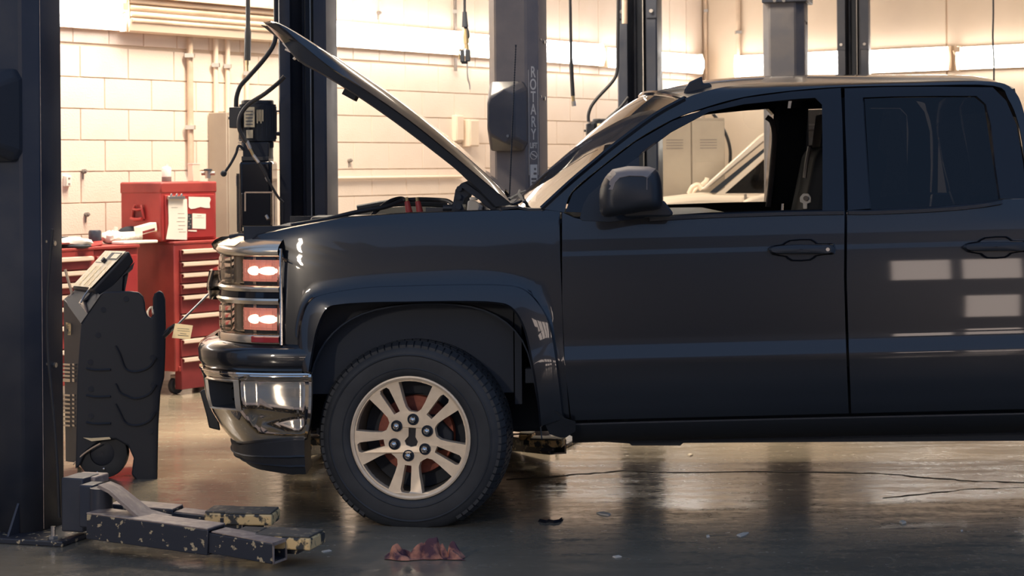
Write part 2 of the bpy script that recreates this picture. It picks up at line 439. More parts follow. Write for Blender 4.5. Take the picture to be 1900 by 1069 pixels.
# ------------------------------------------------------------------ wall strip lights
def strip_light(name, label, pt, s0, s1, z0, z1, lit, ex, out_n, group=None):
    mid = pt((s0 + s1) / 2, (z0 + z1) / 2); L = abs(s1 - s0); H = z1 - z0
    R = Matrix((ex, -out_n, UP)).transposed()
    root = thing(name, label, 'light', mid, 0, group)
    def bx(c, size): return MB().box(mid + R @ Vector(c), size, R)
    bx((0, -0.036, 0), (L, 0.06, H * 0.94)).build('housing', 'cream_metal', root, bevel=0.004)
    for sg in (-1, 1):
        bx((sg * (L / 2 - 0.006), -0.07, 0), (0.012, 0.10, H)).build('end_cap', 'cream_metal', root, bevel=0.003)
    if lit:
        prof = [(0.06, -H*0.46), (0.115, -H*0.40), (0.135, -H*0.2), (0.138, 0), (0.135, H*0.2), (0.115, H*0.40), (0.06, H*0.46)]
        rows = [[mid + R @ Vector((x, -d, z)) for d, z in prof] for x in (-L/2 + 0.014, L/2 - 0.014)]
        MB().grid(rows).build('diffuser', 'lamp', root, face=tuple(out_n))
    else:
        # dark lamp: hood, and four dead tubes one above the other
        rows = [[mid + R @ Vector((x, -d, z)) for d, z in ((0.06, H*0.5), (0.13, H*0.48), (0.15, H*0.40))] for x in (-L/2, L/2)]
        MB().grid(rows).build('hood', 'cream_dirty', root, face=tuple(out_n), solid=0.004)
        rows = [[mid + R @ Vector((x, -d, z)) for d, z in ((0.06, -H*0.5), (0.12, -H*0.46), (0.14, -H*0.18))] for x in (-L/2, L/2)]
        MB().grid(rows).build('reflector', 'cream_metal', root, face=tuple(out_n), solid=0.004)
        for k in range(4):
            zz = H * (0.30 - 0.17 * k)
            MB().cyl(mid + R @ Vector((-L/2 + 0.02, -0.10 - 0.01*k, zz)), mid + R @ Vector((L/2 - 0.02, -0.10 - 0.01*k, zz)), 0.017, n=10).build('tube', 'cream_dirty' if k % 2 else 'cream_metal', root)
    return root
EXWL, EXWR = WLD, WRD
sl = s_left
strip_light('strip_light', 'lit wall light strip above the block wall beside the nearest lift post', on_left, -4.2, sl(216), 2.485, 2.72, True, EXWL, WLN)
strip_light('strip_light', 'unlit cream wall light strip with bare ribbed tubes above the red tool chest', on_left, sl(219), sl(518), 2.485, 2.76, False, EXWL, WLN)
strip_light('strip_light', 'long lit wall light strip behind the raised truck hood', on_left, sl(524), sl(850), 2.48, 2.70, True, EXWL, WLN)
strip_light('strip_light', 'lit wall light strip behind the lift post with white lettering', on_left, sl(854), sl(1104), 2.47, 2.69, True, EXWL, WLN)
strip_light('strip_light', 'lit wall light strip ending at the room corner above the windshield', on_left, sl(1110), sl(1288), 2.46, 2.665, True, EXWL, WLN)
sr = s_right
strip_light('strip_light', 'lit wall light strip next to the corner pipe above the truck roof', on_right, sr(1374), sr(1590), 2.40, 2.65, True, EXWR, WRN)
strip_light('strip_light', 'lit wall light strip right of the farthest lift posts', on_right, sr(1598), sr(1772), 2.40, 2.64, True, EXWR, WRN)
strip_light('strip_light', 'lit wall light strip over the rear end of the cab roof', on_right, sr(1784), sr(2010), 2.40, 2.63, True, EXWR, WRN)
# glowing pieces of wire and bracket between the lamps
for px0, lab in ((1778, 'small bracket and dangling wire between two lit strips above the cab roof'), (230, 'tangle of wires at the top end of the unlit wall light strip')):
    right = px0 > 1000
    f = (lambda a, b, o: WR(a, b, o)) if right else (lambda a, b, o: WL(a, b, o))
    yb = 92 if right else 12
    b = MB().box(f(px0, yb, 0.2), (0.05, 0.04, 0.05), Matrix((EXWR if right else EXWL, -(WRN if right else WLN), UP)).transposed())
    b.tube([f(px0 - 6, yb - 8, 0.12), f(px0 + 4, yb + 4, 0.17), f(px0 - 2, yb + 14, 0.15), f(px0 + 3, yb + 28, 0.12), f(px0 + 2, yb + 38, 0.10)], 0.006)
    b.tube([f(px0 - 10, yb + 2, 0.10), f(px0 - 3, yb + 12, 0.16), f(px0 + 8, yb + 8, 0.15), f(px0 + 7, yb - 6, 0.12)], 0.005)
    tag(b.build('lamp_bracket', 'cream_dirty'), lab, 'bracket')

# ------------------------------------------------------------------ pipes, boxes and marks on the walls
def wall_pipe(label, f, px, y0, y1, r, mat, clamps=()):
    a, b = f(px, y0, r + 0.02), f(px, y1, r + 0.02); b = Vector((a.x, a.y, b.z))
    root = thing('conduit', label, 'pipe', (a.x, a.y, b.z))
    MB().cyl(b, a, r, n=10).build('pipe', mat, root)
    for c in clamps:
        p = a.lerp(b, c); MB().box(p, (r * 3.0, r * 3.0, 0.03)).build('pipe_clamp', 'steel', root)
wall_pipe('dark rusty conduit down the block wall left of the grey locker', WL, 352, 52, 308, 0.022, 'cream_dirty', (0.2, 0.72))
wall_pipe('cream conduit down the wall just behind the grey locker, left one of a pair', WL, 400, 60, 212, 0.018, 'cream_metal', (0.4,))
wall_pipe('cream conduit down the wall, right one of the pair behind the grey locker', WL, 422, 62, 214, 0.018, 'cream_metal', (0.4,))
wall_pipe('cream conduit on the wall behind the lift power unit', WL, 458, 66, 300, 0.016, 'cream_metal', (0.3,))
wall_pipe('thin pipe down the room corner above the windshield top', WR, 1309, -40, 160, 0.015, 'cream_dirty', (0.3,))
wall_pipe('pipe on the panelled wall left of the far lift post', WR, 1369, -40, 160, 0.022, 'cream_dirty', (0.5, 0.8))
wall_pipe('short rusty pipe above the strip light left of the hanging air tool', WL, 844, -30, 56, 0.014, 'ink', (0.6,))
wall_pipe('short rusty pipe stub under the strip light left of the hanging air tool', WL, 845, 108, 132, 0.014, 'ink', ())
a, b = WL(618, 331, 0.03), WL(856, 331, 0.03); b.z = a.z
MB_ = MB().cyl(a, b, 0.014, n=10)
tag(MB_.build('horizontal_pipe', 'cream_metal'), 'thin cream pipe running level along the block wall behind the hood', 'pipe')
def wall_box(label, f, n, ex, px0, y0, px1, y1, d, name='outlet_box', mat='cream_metal', slots=True):
    p, q = f(px0, y0, 0), f(px1, y1, 0); c = (p + q) / 2
    w = (Vector((q.x, q.y, 0)) - Vector((p.x, p.y, 0))).length; h = abs(p.z - q.z)
    R = Matrix((ex, -n, UP)).transposed(); root = thing(name, label, 'box', c)
    MB().box(c + n * d / 2, (w, d, h), R).build('box_body', mat, root, bevel=0.004)
    MB().box(c + n * (d + 0.004), (w * 0.86, 0.008, h * 0.92), R).build('cover_plate', mat, root, bevel=0.002)
    if slots:
        for k in (-1, 1): MB().box(c + n * (d + 0.009) + UP * h * 0.25 * k, (w * 0.3, 0.004, h * 0.12), R).build('slot', 'ink', root)
    return root
wall_box('tall cream electrical box on the wall left of the lettered lift post', WL, WLN, EXWL, 856, 222, 874, 272, 0.09, slots=False)
wall_box('flat cream panel beside the tall electrical box behind the hood', WL, WLN, EXWL, 838, 214, 852, 262, 0.05, slots=False)
wall_box('small white thermostat on the block wall beside the nearest lift post', WL, WLN, EXWL, 116, 326, 127, 346, 0.03, 'thermostat', 'white_plastic')
for px, py, lab in ((153, 318, 'rusty screw stub in the block wall above the red tool chest'), (646, 298, 'dark rusty screw hole with a stub in the wall under the hood'), (700, 24, 'rusty anchor bolt in the wall above the long strip light'),
                    (158, 398, 'rusty hook with a dark streak low on the block wall left of the tool chest')):
    c = WL(px, py, 0.0)
    tag(MB().cyl(c, c + WLN * 0.03, 0.016, n=8).cyl(c, c + WLN * 0.045, 0.008, n=6).box(c - UP * 0.03 + WLN * 0.006, (0.008, 0.008, 0.05)).build('wall_bolt', 'ink'), lab, 'bolt')

# grey lockers
def locker(name, label, c, w, d, h, yaw, doors=2):
    root = thing(name, label, 'locker', c, yaw)
    mw = world_matrix(root)
    R = mw.to_3x3()
    def bx(p, s): return MB().box(mw @ Vector(p), s, R)
    bx((0, 0, h/2 + 0.02), (w, d, h - 0.04)).build('body', 'locker', root, bevel=0.006)
    bx((0, 0.01, 0.02), (w*0.96, d*0.9, 0.04)).build('plinth', 'matte_black', root)
    for k in range(doors):
        dw = w / doors
        dr = bx((-w/2 + dw*(k+0.5), -d/2 - 0.009, h/2 + 0.02), (dw - 0.012, 0.018, h - 0.09)).build('door', 'locker', root, bevel=0.004)
        bx((-w/2 + dw*(k+0.5) + dw*0.36, -d/2 - 0.028, h*0.52), (0.018, 0.02, 0.12)).build('handle', 'steel', dr, bevel=0.003)
        for j in range(4): bx((-w/2 + dw*(k+0.5), -d/2 - 0.019, h*0.86 + j*0.025), (dw*0.5, 0.004, 0.008)).build('vent_slot', 'ink', dr)
    return root
YAWL = math.atan2(WLD.y, WLD.x)      # local -y faces out of the left wall
c = PPL(422, 330, WL0 + WLN * 0.21, WLN) + WLD * 0.20 - WLN * 0.10
locker('locker', 'tall grey steel locker standing beside the red tool chest', (c.x, c.y, 0), 0.40, 0.19, WL(422, 208, 0.21).z, YAWL, 1)
c = P(1272, 330, 17.3)
locker('locker', 'beige steel locker seen through the open truck window', (c.x, c.y, 0), 0.62, 0.5, 1.95, 0.12, 2)
# ------------------------------------------------------------------ the pickup truck
Y0, YC = 7.93, 8.93
def zref(py): return CAMZ - (py - 312 + 2.8) / 441.9 - 0.018 * 0.79
IN_Z = [(zref(a), b) for a, b in ((830,.14),(800,.07),(772,.034),(720,.012),(690,.004),(672,.0),(664,.0),(637,.014),(627,.0165),(560,.018),(520,.024),(490,.031),(470,.038),(462,.043),
        (440,.047),(400,.060),(392,.064),(388,.072),(300,.125),(200,.195),(180,.212),(165,.232),(158,.252),(152,.30),(148,.36),(140,.42))]
IN_X = [(-1.275,.30),(-1.24,.21),(-1.19,.14),(-1.13,.09),(-1.06,.055),(-.985,.035),(-.9,.016),(-.8,.004),(-.7,0)]
_t = []
for _p in range(626, 469, -6):      # gently curved flank: the tilt grows evenly up to the handle line
    _h = (626 - _p) / 441.9; _a, _b = 0.022, 0.105
    _t.append((zref(_p), .0165 + _a * _h + (_b - _a) * _h * _h / (2 * 156 / 441.9)))
IN_Z = sorted([q for q in IN_Z if not (zref(628) < q[0] < zref(455))] + _t + [(zref(637), .014), (zref(462), _t[-1][1] + .003)])
def inset(x, z): return lerp_table(IN_Z, z - 0.018 * x) + lerp_table(IN_X, x)
def S(px, py, extra=0.0):
    Y = Y0
    for _ in range(7):
        p = P(px, py, Y); Y = Y0 + inset(p.x, p.z) + extra
    return P(px, py, Y)
truck = thing('pickup_truck', 'black pickup truck with its hood raised and chrome front bumper', 'truck', (1.2, YC, 0))
def both(mb, name, mat, parent=None, parent2=None, **kw):
    """a panel of the near side and its twin on the far side"""
    parent = parent or truck
    kw2 = dict(kw)
    if 'face' in kw: kw2['face'] = (kw['face'][0], -kw['face'][1], kw['face'][2])
    return mb.build(name, mat, parent, **kw), mb.mirrored(YC).build(name, mat, parent2 or (truck if parent is truck else parent), **kw2)
NEAR = (0, -1, 0)

def strips(keys, sub=4, across=4, extras=None, smooth=True):
    """keys: list of polylines (same number of px points); grid across them on the body surface"""
    lines = []
    for L in keys:
        pts = [Vector((q[0], q[1], 0)) for q in L]
        lines.append(catmull(pts, sub) if smooth else linear(pts, sub))
    rows = []
    for k in range(len(lines) - 1):
        for a in range(across):
            t = a / across; e = extras[k] * (1 - t) + extras[k + 1] * t if extras else 0
            rows.append([S(*(p.lerp(q, t).to_2d()), e) for p, q in zip(lines[k], lines[k + 1])])
    rows.append([S(p.x, p.y, extras[-1] if extras else 0) for p in lines[-1]])
    return rows

# --- front fender, with the raised flare round the wheel arch
AR = [(573,690),(580,654),(590,610),(608,574),(635,566),(690,563),(762,562),(850,561),(915,563),(948,573),(971,610),(986,677),(997,748),(1001,792)]
FL = [(560,690),(555,650),(558,600),(572,562),(600,546),(680,533),(750,530),(829,528),(925,528),(972,536),(1002,565),(1022,605),(1036,690),(1046,776)]
OU = [(547,690),(530,638),(514,630),(514,540),(514,459),(452,456),(479,436),(545,422),(640,404),(760,396),(1039,387),(1040,470),(1046,640),(1057,776)]
def edge_lin(L, n): return [v.to_2d() for v in linear([Vector((*p, 0)) for p in L], n)]
def edge_cat(L, n): return [v.to_2d() for v in catmull([Vector((*p, 0)) for p in L], n)]
n = 5
la, lf, lo = edge_cat(AR, n), edge_cat(FL, n), edge_lin(OU, n)
rows = [[S(p.x, p.y, -0.035) + Vector((0, 0.07, 0)) for p in la], [S(p.x, p.y, -0.035) + Vector((0, 0.004, 0)) for p in la]]
for t, e in ((0.08, -0.040), (0.4, -0.036), (0.75, -0.030), (0.95, -0.024), (1.0, -0.010)):
    rows.append([S(*p.lerp(q, t), e) for p, q in zip(la, lf)])
for t, e in ((0.10, 0.0), (0.25, 0), (0.4, 0), (0.55, 0), (0.7, 0), (0.85, 0), (0.96, 0), (1.0, 0.004)):
    rows.append([S(*p.lerp(q, t), e) for p, q in zip(lf, lo)])
fend = MB().grid(rows)
fn_, ff_ = both(fend, 'front_fender', 'paint', face=NEAR, solid=0.012, sharp=40)
top = lo[5*n:10*n+1]
ledge = MB().grid([[S(p.x, p.y, e) + Vector((0, 0, dz)) for p in top] for e, dz in ((0.004, 0), (0.02, 0.005), (0.10, 0.004), (0.13, -0.03))])
both(ledge, 'fender_ledge', 'paint', fn_, ff_, face=(0, 0, 1))

# --- lower door skins
SL = -0.025
ROWS = [774,764,750,735,720,705,690,680,675,672,668,664,660,652,644,640,637,633,629,626,622,612,600,580,560,540,520,505,490,480,474,470,467,464,462,459,450,440,428,416]
def skin(left, right, belt, ncol=22, rows=ROWS):
    out = []
    lt = [(b, a) for a, b in left]; rt = [(b, a) for a, b in right]
    for pr in rows:
        yl = pr + SL * (left[0][0] - 1300); yr = pr + SL * (right[0][0] - 1300)
        xl, xr = lerp_table(lt, yl), lerp_table(rt, yr)
        out.append([S(xl + (xr - xl) * j / ncol, pr + SL * (xl + (xr - xl) * j / ncol - 1300)) for j in range(ncol + 1)])
    xl, xr = left[0][0], right[0][0]
    for e, k in ((0, 0), (0.012, 1)):
        out.append([S(xl + (xr - xl) * j / ncol, lerp_table(belt, xl + (xr - xl) * j / ncol) - 2 * k, e) for j in range(ncol + 1)])
    return MB().grid(out)
BELT = [(1043,394),(1076,409),(1130,411),(1200,404),(1300,397),(1450,392),(1570,390),(1615,390),(1733,385),(1811,378),(1862,370),(1905,369),(1990,372)]
dl = [(1043,396),(1043,560),(1049,690),(1060,780)]; dr = [(1567,390),(1566,517),(1570,650),(1575,775)]
door_n, door_f = both(skin(dl, dr, BELT), 'front_door', 'paint', face=NEAR, solid=0.012, sharp=14)
rl = [(1572,390),(1571,517),(1575,650),(1580,775)]; rr = [(1906,369),(1906,517),(1908,650),(1910,765)]
rdoor_n, rdoor_f = both(skin(rl, rr, BELT, 16), 'rear_door', 'paint', face=NEAR, solid=0.012, sharp=14)
cl = [(1911,369),(1911,517),(1913,650),(1915,765)]; cr = [(1985,372),(1985,517),(1985,650),(1985,765)]
both(skin(cl, cr, BELT, 5), 'cab_corner', 'paint', face=NEAR, solid=0.012, sharp=14)

# --- cab frame: pillar and roof rail
PU = [(1003,387),(1056,338),(1100,301),(1140,268),(1213,214),(1272,182),(1345,161),(1440,152),(1545,150),(1690,150),(1835,151),(1878,165),(1899,205),(1912,290),(1922,372)]
PLo = [(1047,394),(1061,356),(1112,312),(1177,262),(1245,223),(1309,199),(1380,180),(1469,168),(1562,161),(1700,158.5),(1843,159),(1871,184),(1890,230),(1902,300),(1908,370)]
both(MB().grid(strips([PLo, PU], 4, 5)), 'cab_side_frame', 'paint', face=NEAR, solid=0.01, sharp=50)
# door upper frames
FO = [(1049,393),(1063,358),(1114,314),(1179,264),(1247,225),(1311,201),(1381,182),(1469,170),(1520,166),(1560,163),(1563,225),(1567,390)]
FI = [(1182,399),(1182,372),(1182,332),(1183,292),(1245,246),(1316,208),(1380,194),(1469,185),(1512,182),(1525,194),(1526,260),(1526,391)]
fr = MB().grid([[S(p[0], p[1], 0.0) for p in edge_lin(FO, 4)]] + [[S(*p.lerp(q, t), e) for p, q in zip(edge_lin(FO, 4), edge_lin(FI, 4))] for t, e in ((.2, .0), (.45, .0), (.7, .001), (.95, .002), (1.0, .004))]
             + [[S(p[0], p[1], .05) for p in edge_lin(FI, 4)]])
dfn, dff = both(fr, 'window_frame', 'gloss_black', door_n, door_f, face=NEAR, sharp=40)
RO = [(1573,390),(1571,300),(1568,225),(1567,164),(1640,161.5),(1740,161),(1842,162),(1867,187),(1886,232),(1898,300),(1905,369)]
RI = [(1616,387),(1610,300),(1605,225),(1603,182),(1660,180),(1740,179),(1810,179),(1827,194),(1836,232),(1844,310),(1853,369)]
rf = MB().grid([[S(*p.lerp(q, t), e) for p, q in zip(edge_lin(RO, 4), edge_lin(RI, 4))] for t, e in ((0, 0), (.3, 0), (.6, 0), (.94, .001), (1.0, .008))])
both(rf, 'window_frame', 'gloss_black', rdoor_n, rdoor_f, face=NEAR, sharp=40)
# rear door glass
gt = edge_lin([(1603,182),(1660,180),(1740,179),(1810,179),(1827,194),(1836,232),(1844,310),(1853,369)], 4)
tops = edge_lin([(1604,183),(1660,181),(1740,180),(1808,180),(1826,195)], 4); bots = edge_lin([(1616,389),(1670,388),(1733,386),(1800,380),(1853,371)], 4)
both(MB().grid([[S(*p.lerp(q, k / 6), 0.010) for p, q in zip(tops, bots)] for k in range(7)]), 'tinted_window', 'tint_glass', rdoor_n, rdoor_f, face=NEAR)
# belt mouldings
for nm, pts, pa, pb in (('belt_moulding', [(1205,404),(1300,398),(1450,393),(1566,391)], door_n, door_f), ('belt_moulding', [(1574,391),(1615,391),(1733,386),(1811,379),(1860,371)], rdoor_n, rdoor_f)):
    L = edge_cat(pts, 6)
    both(MB().grid([[S(p[0], p[1] + dy, e) for p in L] for dy, e in ((8, -.002), (7, -.010), (1, -.012), (-1, -.004), (-2, .03))]), nm, 'black_plastic', pa, pb, face=NEAR)
# passenger window glass (driver's is wound down)
go = edge_lin([(1183,292),(1245,246),(1316,208),(1380,194),(1512,183)], 4); gb = edge_lin([(1183,399),(1260,398),(1340,395),(1430,393),(1526,391)], 4)
MB().grid([[S(*p.lerp(q, k / 4), 0.03) for p, q in zip(go, gb)] for k in range(5)]).mirrored(YC).build('window_glass', 'clear_glass', door_f, face=(0, 1, 0))

# --- roof
RS = [(1272,182),(1345,161),(1440,152),(1545,150),(1690,150),(1835,151),(1878,165)]
rows = []
for i, q in enumerate(edge_cat(RS, 4)):
    e = S(*q); bow = max(0.0, 0.11 * (1 - i / 10.0)); row = []
    for k in range(17):
        t = k / 16; w = 1 - (2*t - 1)**2
        row.append(Vector((e.x - bow * w, e.y + (2*YC - 2*e.y) * t, e.z + 0.05 * (1 - abs(2*t - 1)**3))))
    rows.append(row)
MB().grid(rows).build('roof_panel', 'paint', truck, face=(0, 0, 1), solid=0.012)
MB().grid([[v - Vector((0, 0, 0.03)) for v in r] for r in rows]).build('headliner', 'interior', truck, face=(0, 0, -1))
ra, rb = rows[-1], [Vector((v.x + 0.10, v.y, CAMZ - 0.30)) for v in rows[-1]]
MB().grid([[p.lerp(q, t) for p, q in zip(ra, rb)] for t in (0, .1, .2)]).build('rear_header', 'paint', truck, solid=0.012)
MB().grid([[p.lerp(q, t) for p, q in zip(ra, rb)] for t in (.2, .6, 1)]).build('back_window', 'tint_glass', truck)
low = rb; MB().grid([low, [Vector((v.x, v.y, 0.5)) for v in low]]).build('cab_back', 'paint', truck, solid=0.012)
# fin aerial and lamp bump on the roof front
b = P(1290, 168, 8.86)
fin = MB()
poly = [(1267,180),(1270,166),(1279,152),(1290,147),(1303,141),(1304,155),(1316,153),(1321,158),(1318,170),(1300,176)]
def finfn(u, v, d): return P(u, v, 8.27 + d)
fin.prism(poly, finfn, -0.025, 0.025)
fin.build('roof_fin', 'black_plastic', truck, bevel=0.008)

# --- windshield, cowl, wipers
WE = edge_cat([(1003,387),(1056,338),(1100,301),(1140,268),(1213,214),(1268,183)], 3)
def across(e, bow, nseg=16, pw=2.0):
    return [Vector((e.x - bow * (1 - abs(2*k/nseg - 1)**pw), e.y + (2*YC - 2*e.y) * k / nseg, e.z)) for k in range(nseg + 1)]
wrows = [across(S(*q) + Vector((0.004, 0, 0)), 0.13) for q in WE]
for i_, r_ in enumerate(wrows):
    for k_, v_ in enumerate(r_): v_.z += 0.046 * (i_ / (len(wrows) - 1)) ** 1.5 * (1 - abs(2 * k_ / 16 - 1) ** 3)
MB().grid(wrows).build('windshield', 'windshield_glass', truck, face=(-1, 0, 1))
edge = MB()
for sgn in (0, -1):
    edge.tube([r[sgn] for r in wrows], 0.012, 6, 1)
edge.tube(wrows[-1], 0.012, 6, 1)
edge.build('windshield_seal', 'gloss_black', truck)
cow0 = wrows[0]
cow = [[v + Vector((dx, 0, dz)) for v in cow0] for dx, dz in ((0.0, 0.0), (-0.05, 0.0), (-0.10, 0.012), (-0.17, 0.004), (-0.2, -0.05))]
MB().grid(cow).build('cowl', 'black_plastic', truck, face=(0, 0, 1), solid=0.01)
for yb, ye, dd in ((8.30, 8.98, 0), (9.0, 9.62, 1)):
    def on_glass(y, h):
        t = (y - cow0[0].y) / (cow0[-1].y - cow0[0].y); k = min(int(t * 16), 15)
        a = wrows[0][k].lerp(wrows[0][k+1], t*16 - k); b = wrows[5][k].lerp(wrows[5][k+1], t*16 - k)
        return a.lerp(b, h) + Vector((-0.018, 0, 0.012))
    w = MB().tube([on_glass(yb, 0.0) + Vector((-.04, 0, 0)), on_glass(yb + .08, 0.10), on_glass(yb + .34, 0.22)], 0.008, 6)
    w.tube([on_glass(yb - .02, 0.06), on_glass(yb + .3, 0.20), on_glass(ye, 0.30)], 0.006, 6)
    w.build('wiper', 'matte_black', truck)
# whip aerial on the far fender
a, b = P(945, 372, 9.72), P(957, 86, 9.70)
wa = MB().tube([a, a.lerp(b, .5), b], lambda t: 0.0032 - 0.0012 * t, 6)
for k in range(60):
    p = a.lerp(b, (k + .5) / 60); wa.cyl(p, p + (b - a).normalized() * 0.008, 0.0042, n=6)
wa.cyl(b, b + Vector((0, 0, .008)), .005, n=6); wa.cyl(a, a - Vector((0, 0, .06)), 0.012, n=8)
wa.build('whip_aerial', 'matte_black', truck)

# --- hood, propped open
mid = [(540,76),(560,83),(612,126),(687,175),(762,227),(837,287),(912,349),(950,380)]
sil = [(524,62),(552,64),(612,99),(687,148.5),(762,201),(837,261),(912,328),(937,354)]
low = [(527,82),(556,115),(605,143),(661,178),(732,227),(811,287),(856,324),(915,384)]
yE = [(0.0, 8.14), (1.0, 8.06)]
mrow, srow, lrow = edge_cat(mid, 4), edge_cat(sil, 4), edge_cat(low, 4)
nst = len(mrow)
rows = []
for i in range(nst):
    t = i / (nst - 1); ye = 8.16 - 0.12 * min(1, t * 3)
    A = P(*mrow[i], ye); B = P(*srow[i], YC); B2 = Vector((B.x, ye + 0.085, B.z))
    d = B2 - A
    near = [A, A + Vector((d.x * .10, -.006, d.z * .10)), A + Vector((d.x * .5, .022, d.z * .5)), A + Vector((d.x * .90, .056, d.z * .90)), B2,
            Vector((B.x, ye + .34, B.z)), Vector((B.x, YC - .3, B.z))]
    bow = Vector((-0.05 * (1 - t), 0, 0))
    far = [Vector((v.x, 2*YC - v.y, v.z)) for v in reversed(near)]
    rows.append(near + [Vector((B.x, YC, B.z)) + bow * .3] + far)
hood = MB().grid(rows).build('hood', 'paint', truck, face=(1, 0, 1), sharp=28)
# underside: shallow tray with ribs
und = []
for i in range(nst):
    t = i / (nst - 1); ye = 8.165 - 0.12 * min(1, t * 3)
    A = P(*mrow[i], ye); L = P(*lrow[i], ye + .05); B = P(*srow[i], YC); n_ = (L - A); n_.y = 0
    I = Vector((B.x, 0, B.z)) + Vector((L.x - A.x, 0, L.z - A.z)) * .55
    near = [A, A.lerp(L, .85) + Vector((0, -.02, 0)), L, L + Vector((0, .10, 0)), Vector((I.x, ye + .16, I.z)), Vector((I.x, YC - .25, I.z))]
    far = [Vector((v.x, 2*YC - v.y, v.z)) for v in reversed(near)]
    und.append(near + far)
und_o = MB().grid(und).build('inner_panel', 'matte_black', hood, face=(-1, 0, -1), sharp=40)
MB().grid([rows[0], [und[0][min(int(k * 12 / len(rows[0])), 11)] for k in range(len(rows[0]))]]).build('nose_edge', 'paint', hood, solid=0.004)
la_ = MB()
for q0, q1, yy in (((526,80),(556,113),8.22), ((536,88),(562,108),8.3), ((545,110),(560,96),8.3), ((530,92),(548,100),8.25)):
    la_.span(P(*q0, yy), P(*q1, yy), 0.05, 0.008)
la_.build('latch_striker', 'steel', hood)
MB().span(P(640,170,8.25), P(662,182,8.25), 0.16, 0.03).build('bump_stop', 'matte_black', hood)
# hinges
for mir in (0, 1):
    h = MB()
    poly = [(838,392),(845,352),(856,340),(872,334),(890,352),(928,388),(915,392),(902,384),(884,366),(872,360),(862,368),(858,380),(862,392)]
    h.prism(poly, lambda u, v, d: P(u, v, 8.12 + d), 0, 0.025)
    for q in ((852,350),(851,366),(851,384)): h.cyl(P(*q, 8.10), P(*q, 8.15), 0.012, n=10)
    h.span(P(858,342,8.11), P(925,390,8.11), 0.02, 0.025)
    (h.mirrored(YC) if mir else h).build('hood_hinge', 'matte_black', truck)
MB().span(P(826,389,8.16), P(790,389,8.16), 0.02, 0.02).cyl(P(822,386,8.15), P(840,386,8.15), 0.014, n=10).build('hinge_strut', 'black_plastic', truck)

# --- engine bay
bay = MB()
for sg in (0, 1):
    w = MB().grid([[Vector((x, 8.10, z)) for x in (-1.15, -.6, .0)] for z in (1.27, .55)])
    (w.mirrored(YC) if sg else w).build('inner_fender', 'matte_black', truck, solid=0.02)
MB().box((-1.10, YC, 1.20), (0.10, 1.5, 0.08)).box((-1.05, YC, 0.9), (0.06, 1.4, 0.55)).build('radiator', 'matte_black', truck, bevel=0.01)
MB().box((-0.45, YC, 1.17), (0.75, 0.7, 0.16)).box((-0.45, YC, 1.0), (0.85, 0.85, 0.4)).build('engine', 'black_plastic', truck, bevel=0.03)
MB().box((-0.85, 9.45, 1.18), (0.3, 0.25, 0.2)).build('air_box', 'black_plastic', truck, bevel=0.02)
bat = MB().box((-0.40, 8.34, 1.16), (0.30, 0.2, 0.2)).build('battery', 'black_plastic', truck, bevel=0.01)
MB().box((0.02, YC, 0.9), (0.03, 1.7, 0.8)).build('firewall', 'matte_black', truck)
res = P(880, 384, 8.35)
MB().prism([(866,392),(868,373),(874,371),(884,373),(896,382),(896,392)], lambda u, v, d: P(u, v, 8.33 + d), 0, .16).cyl(P(879,372,8.4), P(879,366,8.4), .02, n=10).build('fluid_reservoir', 'white_plastic', truck, bevel=0.006)
MB().tube([P(663,388,9.7), P(740,376,9.7), P(830,378,9.7)], 0.02, 8).build('far_fender_seal', 'matte_black', truck)
# --- inside the cab
MB().box((0.62, YC, 1.16), (0.75, 1.62, 0.28)).box((0.42, YC, 1.27), (0.5, 1.5, 0.04)).build('dashboard', 'black_plastic', truck, bevel=0.05)
MB().box((1.75, YC, 0.62), (3.4, 1.7, 0.06)).build('cab_floor', 'matte_black', truck)
for yy in (8.45, 9.41):
    st = MB().box((1.22, yy, 0.93), (0.56, 0.52, 0.18)).build('seat', 'interior', truck, bevel=0.06, segs=3)
    MB().box((1.50, yy, 1.27), (0.17, 0.50, 0.66), Matrix.Rotation(math.radians(12), 3, 'Y')).build('backrest', 'interior', st, bevel=0.06, segs=3)
    MB().box((1.575, yy, 1.675), (0.10, 0.27, 0.17), Matrix.Rotation(math.radians(8), 3, 'Y')).cyl((1.55, yy-.06, 1.66), (1.54, yy-.06, 1.52), .008).cyl((1.55, yy+.06, 1.66), (1.54, yy+.06, 1.52), .008).build('headrest', 'interior', st, bevel=0.045, segs=3)
MB().box((2.35, YC, 0.95), (0.5, 1.5, 0.2)).box((2.62, YC, 1.3), (0.15, 1.5, 0.6)).build('rear_seat', 'interior', truck, bevel=0.05)
sw = MB(); cc = Vector((0.98, 8.45, 1.10)); ax = Vector((0.85, 0, 0.5)).normalized(); xx = Vector((0, 1, 0)); yy_ = ax.cross(xx)
sw.tube([cc + xx * .19 * math.cos(a * math.pi / 12) + yy_ * .19 * math.sin(a * math.pi / 12) for a in range(25)], .014, 8, 2)
for a in (0.0, math.pi, -math.pi/2): sw.span(cc, cc + (xx * math.cos(a) + yy_ * math.sin(a)) * .185, .03, .012, up=ax)
sw.cyl(cc - ax * .02, cc + ax * .05, .06).build('steering_wheel', 'black_plastic', truck)
for yy, m_ in ((8.03 + .08, 0), (9.83 - .08, 1)):
    MB().box((1.40, yy + (.05 if m_ == 0 else -.05), 1.22), (0.05, 0.03, 0.12)).build('belt_anchor', 'interior', truck, bevel=0.015)
both(MB().grid([[S(x, y, e) for x, y in L] for e, L in ((.05, [(1527,392),(1527,300),(1526,182)]), (.075, [(1536,392),(1536,300),(1535,182)]), (.075, [(1600,392),(1596,300),(1590,180)]), (.04, [(1612,392),(1606,300),(1601,180)]))]), 'pillar_trim', 'interior', face=NEAR)
